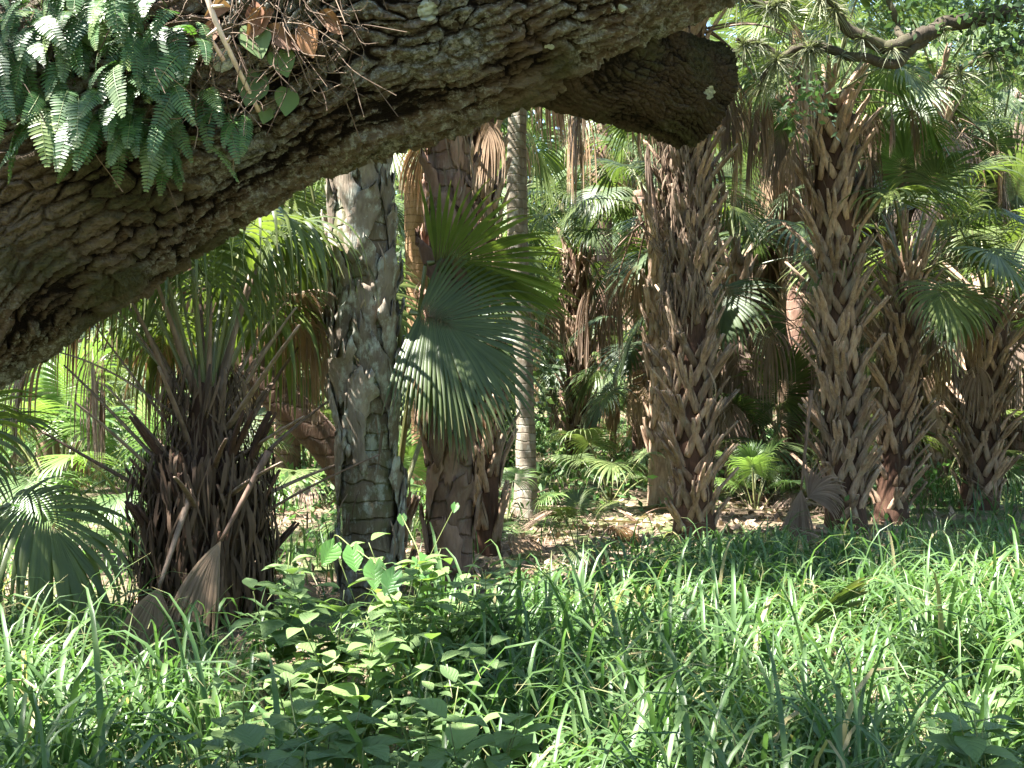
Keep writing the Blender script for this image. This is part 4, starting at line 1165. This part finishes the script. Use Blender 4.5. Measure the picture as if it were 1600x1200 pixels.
for (cx, cy_), (sx, sy), n_, lab in fern_spots:
    loc, no = limb_hit(cx, cy_)
    o = thing('fern', lab, 'fern', loc, 'ferns growing on the oak limb')
    for q in range(int(n_ * 2.3)):
        px, py = cx + rf.uniform(-1, 1) * sx, cy_ + rf.uniform(-1, 1) * sy
        l2, n2 = limb_hit(px, py)
        yaw = rf.gauss(0, .55)
        put('frond', (FEP if rf.random() < .10 else FED)[rf.randint(0, 6)], o, l2 + n2 * rf.uniform(.02, .09) - loc, (rf.gauss(0, .25), rf.gauss(0, .28), yaw), rf.uniform(.48, .82))
# humus and root threads on the limb's shoulder
m = Mesh(); r = np.random.RandomState(8); rr = random.Random(8)
for q in range(230):
    px, py = rr.choice((rr.uniform(-40, 560), rr.uniform(290, 520), rr.uniform(290, 520))), 0
    py = rr.uniform(-60, 150 - max(0, px - 350) * .35) if px > 280 else rr.uniform(-60, 200)
    l2, n2 = limb_hit(px, py)
    d = Vector((rr.gauss(.2, 1), rr.gauss(-.3, .4), rr.gauss(-.3, .7))).normalized(); L = rr.uniform(.05, .2)
    P = spline([A3(l2 + n2 * .015), A3(l2 + n2 * rr.uniform(.02, .05) + d * L * .3 + Vector((rr.gauss(0, .015), 0, rr.gauss(0, .015)))), A3(l2 + n2 * rr.uniform(.01, .05) + d * L * .65 + Vector((rr.gauss(0, .025), 0, rr.gauss(0, .025)))), A3(l2 + n2 * rr.uniform(.0, .05) + d * L + Vector((0, 0, -.03)))], 12)
    V, Q, T = tube(P, rr.uniform(.0006, .0014), 4, False); m.add(V, Q, var=rr.random())
tag(m.build('root_threads', M['fibre']), 'tangle of fine dry roots over the limb between fern patch and bark', 'roots', kind='stuff')
# dry leaves caught there
dry = [(430, 20, .05), (415, 45, .045), (470, 35, .05), (400, 8, .04), (365, 20, .04), (495, 25, .045), (448, 62, .03), (345, 35, .035)]
for q, (px, py, sz) in enumerate(dry):
    l2, n2 = limb_hit(px, py)
    m = Mesh(); V, Q = leaf_shape((0, 0, 0), (rf.gauss(0, 1), -.3, rf.gauss(-.5, .6)), A3(n2), sz * 1.7, sz * .5, [.1, .7, 1, .8, .1], 5, 7, 1.2, .5)
    m.add(V, Q, var=rf.random()); o = m.build('dry_leaf', M['dryleaf'], None, True, l2 + n2 * .03)
    tag(o, 'curled brown dry leaf caught in the roots on top of the limb', 'leaf', 'dry leaves caught on the limb')
for q, (px, py, sz, lab) in enumerate(((392, 62, .07, 'pale glossy round leaf on the limb right of the bare twig'), (400, 128, .07, 'dark round vine leaf behind the lower end of the bare twig'),
                                       (445, 150, .055, 'pointed green vine leaf right of the bare twig tip'), (432, 95, .06, 'green vine leaf above the pointed one on the limb'),
                                       (148, 78, .05, 'white shining leaf between the fern clumps'), (415, 175, .04, 'small pale green leaf lying on the bark below the twig'))):
    l2, n2 = limb_hit(px, py)
    m = Mesh(); V, Q = leaf_shape((0, 0, 0), (rf.gauss(.2, .5), -.25, -.9), A3(n2) + np.array([0, 0, .5]), sz * 1.2, sz * .5, [.5, 1, .95, .6, .05], 5, 7, .4, .15)
    m.add(V, Q, var=rf.random()); tag(m.build('vine_leaf', M['weed'], None, True, l2 + n2 * .035 + Vector((0, 0, .03))), lab, 'leaf', 'vine leaves on the limb')
a0, n0 = limb_hit(330, 0); a1, n1 = limb_hit(400, 165)
P = spline([A3(a0 + n0 * .10 + Vector((-.02, 0, .08))), A3(limb_hit(352, 55)[0] + n0 * .11), A3(limb_hit(378, 115)[0] + n0 * .09), A3(a1 + n1 * .035)], 24)
m = Mesh(); V, Q, T = tube(P, np.linspace(.0065, .0048, 24), 8, True, .25); m.add(V, Q, T)
for kq, dd in ((7, (.03, -.01, .0)), (13, (.012, -.01, .012)), (10, (-.02, -.01, -.02))):
    V, Q, T = tube([P[kq], P[kq] + np.array(dd)], [.004, .0025], 6); m.add(V, Q, T)
tag(m.build('bare_twig', M['twig']), 'bare pale pinkish twig hanging over the limb beside the ferns', 'twig')
b0 = limb_hit(330, 60); b1 = limb_hit(351, 96)
m = Mesh(); V, Q, T = tube(spline([A3(b0[0] + b0[1] * .07), A3(b1[0] + b1[1] * .05)][:2] + [], 8) if False else np.linspace(A3(b0[0] + b0[1] * .07), A3(b1[0] + b1[1] * .05), 8), np.linspace(.003, .0055, 8), 7); m.add(V, Q, T)
tag(m.build('bare_twig', M['twig']), 'short stubby twig left of the long pale twig', 'twig')

# ------------------------------------------------------------------ grass, weeds, litter
def grass_mask(x, y):
    px = 800 + x / y * F
    lim = np.interp(px, [-400, 440, 560, 720, 830, 980, 1080, 1700], [6.35, 6.2, 6.3, 7.0, 7.6, 8.6, 9.9, 10.3])
    lim = lim + 1.2 * (fbm(np.stack([x * .9, y * .9, 0 * x], -1), 3, 41) - .5)
    return sstep(0, -.8, y - lim)

def blades(m, base, L, W, az, el, bend, r, var):
    n = len(base); K = 8; d = np.stack([np.cos(el) * np.cos(az), np.cos(el) * np.sin(az), np.sin(el)], -1)
    lat = np.stack([-np.sin(az), np.cos(az), 0 * az], -1)
    tw = r.randn(n) * .5
    cur = base.copy(); rows = []
    for q in range(K):
        f = q / (K - 1)
        if q:
            cur = cur + d * (L / (K - 1))[:, None]
            d = nrm(d + np.array([0, 0, -1.0]) * (bend * (f ** .9) * 2 / (K - 1))[:, None])
        s = nrm(lat + (tw * f)[:, None] * d * 0 + np.array([0, 0, 1.0]) * (tw * f * .6)[:, None])
        n_ = nrm(np.cross(d, s))
        wd = (W * (.55 + .45 * min(1, f * 4)) * (1 - max(0, (f - .35) / .65) ** 1.6) + .0006)[:, None]
        rows.append(np.stack([cur - s * wd + n_ * wd * .35, cur, cur + s * wd + n_ * wd * .35], 1))
    V = np.stack(rows, 1)
    b = np.arange(n)[:, None, None] * (K * 3) + np.arange(K - 1)[None, :, None] * 3 + np.arange(2)[None, None]
    Q = np.stack([b, b + 1, b + 4, b + 3], -1).reshape(-1, 4)
    dry = np.repeat(r.rand(n) < .035, K * 3)
    m.add(V.reshape(-1, 3), Q, var=np.repeat(var, K * 3), tip=np.where(dry, 1.0, np.tile(np.repeat(np.linspace(0, 1, K), 3), n)))

r = np.random.RandomState(11)
gmesh = Mesh()
def scatter(n, y0, y1, half=.54):
    y = np.sqrt(r.uniform(y0 ** 2, y1 ** 2, n)); x = r.uniform(-half, half, n) * y
    return x, y
def weed_zone(x, y):
    px = 800 + x / y * F
    return np.exp(-((px - 540) / 190) ** 2) * sstep(5.8, 5.0, y)
# tall arching tufts
x, y = scatter(2700, 1.9, 11.0)
gpatch = sstep(.36, .56, fbm(np.stack([x, y, 0 * x], -1) * 1.1 + 2, 2, 33)) * .85 + .15
gpatch = gpatch * (1 - .85 * np.exp(-(((x - 1.75) / .45) ** 2 + ((y - 5.6) / .7) ** 2)))
keep = (r.rand(len(x)) < grass_mask(x, y) * gpatch) & (r.rand(len(x)) > .72 * weed_zone(x, y))
x, y = x[keep], y[keep]
nb_ = r.randint(5, 15, len(x)); bx = np.repeat(x, nb_) + r.randn(nb_.sum()) * .055; by = np.repeat(y, nb_) + r.randn(nb_.sum()) * .055
n = len(bx); tall = np.repeat(.75 + .45 * fbm(np.stack([x, y, 0 * x], -1) * .8, 2, 4) + .15 * r.randn(len(x)), nb_)
far = np.interp(by, [2, 5, 7.5, 10], [1.0, .95, .62, .42]); L = np.clip(r.uniform(.42, 1.0, n) * tall * far, .12, 1.1); upr = r.rand(n); L = L * np.where(upr < .95, .92, .55) * np.interp(by, [2.2, 3.4], [.72, 1])
blades(gmesh, np.stack([bx, by, gz(bx, by)], -1), L, r.uniform(.0050, .0135, n), r.uniform(0, 6.283, n), np.radians(r.uniform(50, 84, n)), np.where(upr < .95, r.uniform(1.9, 4.4, n), r.uniform(.4, 1.2, n)), r, np.clip(np.repeat(r.rand(len(x)), nb_) * .5 + .5 * r.rand(n), 0, 1))
# short fine under-grass
x, y = scatter(20000, 1.9, 11.0)
keep = r.rand(len(x)) < grass_mask(x, y) * (1 - .5 * weed_zone(x, y)); x, y = x[keep], y[keep]; n = len(x)
blades(gmesh, np.stack([x, y, gz(x, y)], -1), r.uniform(.10, .32, n) * np.interp(y, [2, 6, 10], [1, .8, .5]), r.uniform(.002, .006, n), r.uniform(0, 6.283, n), np.radians(r.uniform(35, 80, n)), r.uniform(.6, 2.6, n), r, r.rand(n))
# sparse grass further back among the palms
x, y = scatter(30000, 6.0, 34.0, .52)
open_ = lambda x, y: 1 - sstep(690, 760, 800 + x / y * F) * sstep(1340, 1260, 800 + x / y * F) * sstep(7.6, 8.4, y) * sstep(13.5, 12, y) * .9
patch = sstep(.46, .60, fbm(np.stack([x, y, 0 * x], -1) * .35, 3, 91)) * open_(x, y)
keep = r.rand(len(x)) < np.clip(patch + .06 * open_(x, y), 0, 1); x, y = x[keep], y[keep]; n = len(x)
blades(gmesh, np.stack([x, y, gz(x, y)], -1), r.uniform(.15, .5, n), r.uniform(.004, .010, n), r.uniform(0, 6.283, n), np.radians(r.uniform(50, 85, n)), r.uniform(.3, 1.6, n), r, r.rand(n))
tag(gmesh.build('grass', M['grass']), 'long arching green grass covering the clearing', 'grass', kind='stuff')

# ground cover: small leaves near the ground behind
x, y = scatter(52000, 2.2, 36.0, .54)
patch = sstep(.40, .56, fbm(np.stack([x, y, 0 * x], -1) * .45 + 7, 3, 95))
keep = r.rand(len(x)) < np.where(y < 10, np.clip(.18 + .3 * patch, 0, 1), patch) * open_(x, y); x, y = x[keep], y[keep]; n = len(x)
hgt = r.rand(n) * .28 * np.where(y > 9, 1.5, .8) + .02
m = Mesh(); V, Q, var = leaf_quads(np.stack([x, y, gz(x, y) + hgt], -1), .075, r, r.rand(n), 1.2)
V = V.reshape(-1, 4, 3); c = V.mean(1, keepdims=True); V = c + (V - c) * np.where(y > 12, 1.7, 1.0)[:, None, None]
m.add(V.reshape(-1, 3), Q, var=var); tag(m.build('ground_cover', M['cover']), 'low leafy ground cover under the palms', 'ground cover', kind='stuff')
# leaf litter
x, y = scatter(36000, 5.0, 26.0, .54)
px_ = 800 + x / y * F
dens = np.where((px_ > 700) & (px_ < 1340) & (y > 7.2) & (y < 14), 1.0, .45) * sstep(.35, .5, fbm(np.stack([x, y, 0 * x], -1) * .7 + 3, 2, 99) + .08)
keep = r.rand(len(x)) < dens; x, y = x[keep], y[keep]; n = len(x)
m = Mesh(); V, Q, var = leaf_quads(np.stack([x, y, gz(x, y) + .008 + .03 * r.rand(n)], -1), .10, r, r.rand(n), 2.5)
m.add(V, Q, var=var)
for q in range(260):                                   # long dead leaf strips and bits of stalk
    px = random.Random(q).uniform(650, 1330); Z = 8 + 6 * r.rand(); p = np.array([(px - 800) / F * Z, Z, float(gz((px - 800) / F * Z, Z)) + .02 + .04 * r.rand()])
    a = r.rand() * 6.28; d = np.array([math.cos(a), math.sin(a), r.uniform(-.05, .12)]); L = r.uniform(.15, .6); s_ = np.array([-d[1], d[0], .3 * r.randn()]); wv = r.uniform(.006, .03)
    P = p + np.linspace(0, 1, 4)[:, None] * d * L; wv = wv * np.array([.6, 1, .9, .2])[:, None]
    V = np.stack([P - s_ * wv, P + s_ * wv], 1).reshape(-1, 3); i = np.arange(3)[:, None] * 2
    m.add(V, np.concatenate([i, i + 1, i + 3, i + 2], 1), var=r.rand())
tag(m.build('leaf_litter', M['litter']), 'sunlit brown litter of dead palm leaves on the ground', 'litter', kind='stuff')
# dead fans lying on the ground
rd = random.Random(77)
for q, (px, Z) in enumerate(((770, 10.4), (880, 11.5), (960, 10.8), (1010, 12.0), (930, 9.4), (1200, 12.5), (820, 13.5), (1290, 13.0), (1440, 12.8), (700, 12.0), (480, 11.0))):
    x = (px - 800) / F * Z
    o = tag(put_frond('dead_palm_leaf', DEAD[rd.choice((1, 2, 5))], None, (x, Z, float(gz(x, Z)) + .06), (R(rd.uniform(-15, 15)), R(rd.uniform(-68, -48)), rd.uniform(0, 6.28)), .55), 'brown dead palm fan lying on the litter beyond the grass', 'dead leaf', 'dead palm fans lying on the litter')

# leafy weeds in the foreground
PROF = [.12, .62, 1.0, .95, .68, .34, .03]
def weed(seed, H, ns, lsz):
    r = random.Random(seed); st = Mesh(); lv = Mesh()
    for q in range(ns):
        a = r.uniform(0, 6.28); lean = r.uniform(.05, .38); h = H * r.uniform(.65, 1.08)
        P = spline([(0, 0, -.03), (math.cos(a) * lean * h * .4, math.sin(a) * lean * h * .4, h * .5), (math.cos(a) * lean * h, math.sin(a) * lean * h, h)], 12)
        V, Q, T = tube(P, np.linspace(.0035, .0018, 12), 6); st.add(V, Q, T)
        tw = r.uniform(0, 3.14)
        nn = max(4, int(h / .075))
        for k_ in range(nn):
            f = .22 + .78 * k_ / (nn - 1); p = P[min(11, int(f * 11))]
            for sg in (0, math.pi):
                az = tw + sg + k_ * 1.571 + r.uniform(-.3, .3); sz = lsz * r.uniform(.7, 1.15) * (1.0 - .45 * max(0, f - .75) * 4 * .6)
                d = dirv(math.degrees(r.uniform(-.05, .6)), math.degrees(az))
                pe = p + A3(d) * .018
                V, Q = leaf_shape(pe, d, (0, 0, 1), sz, sz * .36, PROF, 5, 8, r.uniform(.3, 1.0), .22)
                lv.add(V, Q, var=min(1, max(0, r.gauss(.5, .25) + .25 * (f - .6))), tip=VT(8, 5))
    return st, lv
WD = [tuple((a.data('stem', [M['stem']]), b.data('foliage', [M['weed']]))) for a, b in (weed(q, .44 + .07 * (q % 3), 4 + q % 3, .118 + .014 * (q % 3)) for q in range(6))]
rw = random.Random(6)
wspots = [(330, 3.3), (420, 3.5), (500, 3.25), (590, 3.4), (680, 3.5), (740, 3.3), (380, 4.0), (470, 4.1), (560, 4.2), (650, 4.1), (720, 4.3), (520, 4.8), (610, 5.0), (690, 5.0), (640, 5.5), (710, 5.7), (760, 5.2), (450, 3.05), (560, 3.0), (690, 3.0), 
          (1560, 3.2), (1500, 3.6), (1590, 4.2), (430, 5.2)]
for q, (px, Z) in enumerate(wspots):
    x = (px - 800) / F * Z; a, b = WD[q % 6]
    where = 'in the thick patch before the grey and reddish trunks' if 250 < px < 800 else 'among the grass at the left edge' if px < 250 else 'among the grass at the lower right corner'
    o = thing('leafy_weed', 'leafy weed with soft oval leaves ' + where, 'weed', (x, Z, float(gz(x, Z))), 'leafy weeds ' + where)
    rz = rw.uniform(0, 6.28); sc = rw.uniform(.9, 1.15) * (1.12 if Z > 4.6 else .95)
    put('stem', a, o, None, (0, 0, rz), sc); put('foliage', b, o, None, (0, 0, rz), sc)
# heart-leaved vine in front of the grey trunk
HP = [.62, 1.0, .97, .82, .6, .34, .03]
vb = at(600, 960, 5.7); vine = thing('heart_leaf_vine', 'vine with bright heart-shaped leaves before the foot of the grey trunk', 'vine', (vb.x, vb.y, 0))
hl = [(522, 852, 5.75, .12, -.9, -.2), (551, 858, 5.5, .115, .3, .3), (586, 882, 5.35, .122, .05, -.05), (617, 896, 5.3, .115, -.7, .15), (655, 875, 5.8, .13, .9, -.2), (628, 806, 6.2, .06, .2, .0), (712, 788, 6.0, .05, -.3, 0),]
P0 = []
for px, py, Z, sz, yaw, pitch in hl:
    p = at(px, py, Z); d = Vector((math.sin(yaw) * .6, -.38, -.8)); m = Mesh()
    V, Q = leaf_shape(A3(p - vine.location), d, (math.sin(yaw) * -.3, -.8, .55 + pitch), sz, sz * .46, HP, 7, 9, .15, .16)
    # heart notch: the outer columns start higher than the stalk
    V = V.reshape(9, 7, 3); lift = np.array([.10, .26, .20, -.04, .20, .26, .10]) * sz
    V[0, :, :] -= nrm(A3(d))[None] * lift[:, None]; V[1, :, :] -= nrm(A3(d))[None] * lift[:, None] * .4
    m.add(V.reshape(-1, 3), Q, var=rw.random(), tip=VT(9, 7, -.3)); m.build('leaf', M['heart'], vine); P0.append(p)
m = Mesh()
V, Q, T = tube(spline([(0, 0, 0)] + [A3(p - vine.location + Vector((0, .03, 0))) for p in sorted(P0[:5], key=lambda t: t.x)] + [A3(P0[5] - vine.location)], 60), .0028, 6); m.add(V, Q, T)
for p in P0[6:]:
    V, Q, T = tube(spline([(.05, 0, 0), A3((p - vine.location) * .5 + Vector((0, .1, .05))), A3(p - vine.location)], 16), .002, 5); m.add(V, Q, T)
m.build('stem', M['stem'], vine)

# ------------------------------------------------------------------ the canopy overhead: crowns of two oaks, gaps shaped to place sun patches
def wanted_sun(x, y):
    """share of sun the canopy is cut to let onto the ground round (x, y)"""
    px = 800 + x / np.maximum(y, .5) * F
    v = np.full(x.shape, .6)
    v = np.where(y > 9, .88, v)
    v = np.where(y > 12.5, .96, v)
    v = np.where((y > 7.4) & (y <= 9.2) & (px > 900), .30, v)
    v = np.where((y > 6.8) & (y <= 8.6) & (px > 600) & (px < 900), .8, v)
    v = np.where((y > 4.4) & (y <= 7.4) & (px > 1000), .92, v)
    v = np.where((y > 4.4) & (y <= 6.4) & (px > 180) & (px < 760), .85, v)
    v = np.where((y > 5.3) & (y <= 7.0) & (px <= 330), .02, v)
    v = np.where((y <= 4.4), .75, v)
    v = np.where((y > 1.5) & (y <= 4.0) & (px > -300) & (px < 1250), .42, v)
    v = np.where((y > 2.2) & (y <= 3.0) & (px > 450) & (px < 950), .58, v)
    return v
r = np.random.RandomState(50)
cr1, cr2 = Mesh(), Mesh()
Sx, Sy = SUN.x / SUN.z, SUN.y / SUN.z
for mesh, n_, xr, yr, zr, k_ in ((cr1, 9600, (-14, 9), (-6, 13), (5.6, 9.5), 40), (cr2, 6500, (-19, 15), (8, 34), (8.5, 12.5), 36)):
    c = np.stack([r.uniform(*xr, n_), r.uniform(*yr, n_), r.uniform(*zr, n_)], -1)
    hx = c[:, 0] - Sx * (c[:, 2] - .3); hy = c[:, 1] - Sy * (c[:, 2] - .3)
    f = fbm(np.stack([hx * 1.5, hy * 1.5, hx * 0], -1), 4, 61)
    rank = np.empty(n_); rank[np.argsort(f)] = np.arange(n_) / n_
    lt = wanted_sun(hx, hy); c = c[rank > 1 - np.where(lt < .1, 1.2, .62) * (1 - lt)]
    # what is open to the view stays clear of the palms
    elev = (c[:, 2] - CAMH) / np.maximum(c[:, 1], .1)
    c = c[(elev > .36) | (c[:, 1] < .5) | (c[:, 1] > 24)]
    p = np.repeat(c, k_, 0) + r.randn(len(c) * k_, 3) * np.array([.17, .17, .13])
    V, Q, var = leaf_quads(p, .155, r, r.rand(len(p)), .8); mesh.add(V, Q, var=var)
m = cr1; m.V = [rel(v_, oak) for v_ in m.V]; m.build('crown', M['oakleaf'], oak)
# trunk and high boughs of the big oak, outside the frame to the left
m = Mesh()
b0 = pc[0, :3] * np.array([1, 1, 0])
for pts, ra_, rb_ in (([b0 + [-.3, 0, -.3], b0 + [-.2, 0, 1.0], b0 + [.1, .1, 2.6], b0 + [.4, .2, 4.6]], .62, .38), ([b0 + [.2, .1, 3.2], b0 + [1.5, -.8, 5.2], (-1, -1, 7.0), (3, 0, 8.2)], .3, .08),
                      ([b0 + [.3, .1, 4.2], b0 + [1.2, 2.5, 6.4], (-2.5, 6, 7.8), (1, 8.5, 8.4)], .28, .07), ([b0 + [.4, .2, 4.4], b0 + [-1, 1, 6.8], b0 + [-2.5, 3, 8.6]], .25, .08)):
    V, Q, T = tube(rel(spline(pts, 40), oak), np.linspace(ra_, rb_, 40), 20, True, .15); m.add(V, Q, T)
m.build('trunk', M['branch'], oak)
o3 = thing('oak_tree', 'tall oak standing out of frame, its high crown shaped to dapple the palms', 'tree', (-10.5, 13, 0))
m = Mesh()
for pts, ra_, rb_ in (([(0, 0, -.3), (.2, 0, 3), (.6, .1, 7), (1.2, .2, 9.5)], .4, .2), ([(.6, .1, 7), (5, 1, 10), (12, 2, 11)], .18, .05), ([(.4, 0, 6), (4, 7, 10), (9, 14, 11.5)], .18, .05), ([(.6, .1, 7.5), (2, -2, 10), (6, -3, 11)], .14, .04)):
    V, Q, T = tube(spline(pts, 40), np.linspace(ra_, rb_, 40), 14, True, .15); m.add(V, Q, T)
m.build('trunk', M['branch'], o3)
m = cr2; m.V = [rel(v_, o3) for v_ in m.V]; m.build('crown', M['oakleaf'], o3)
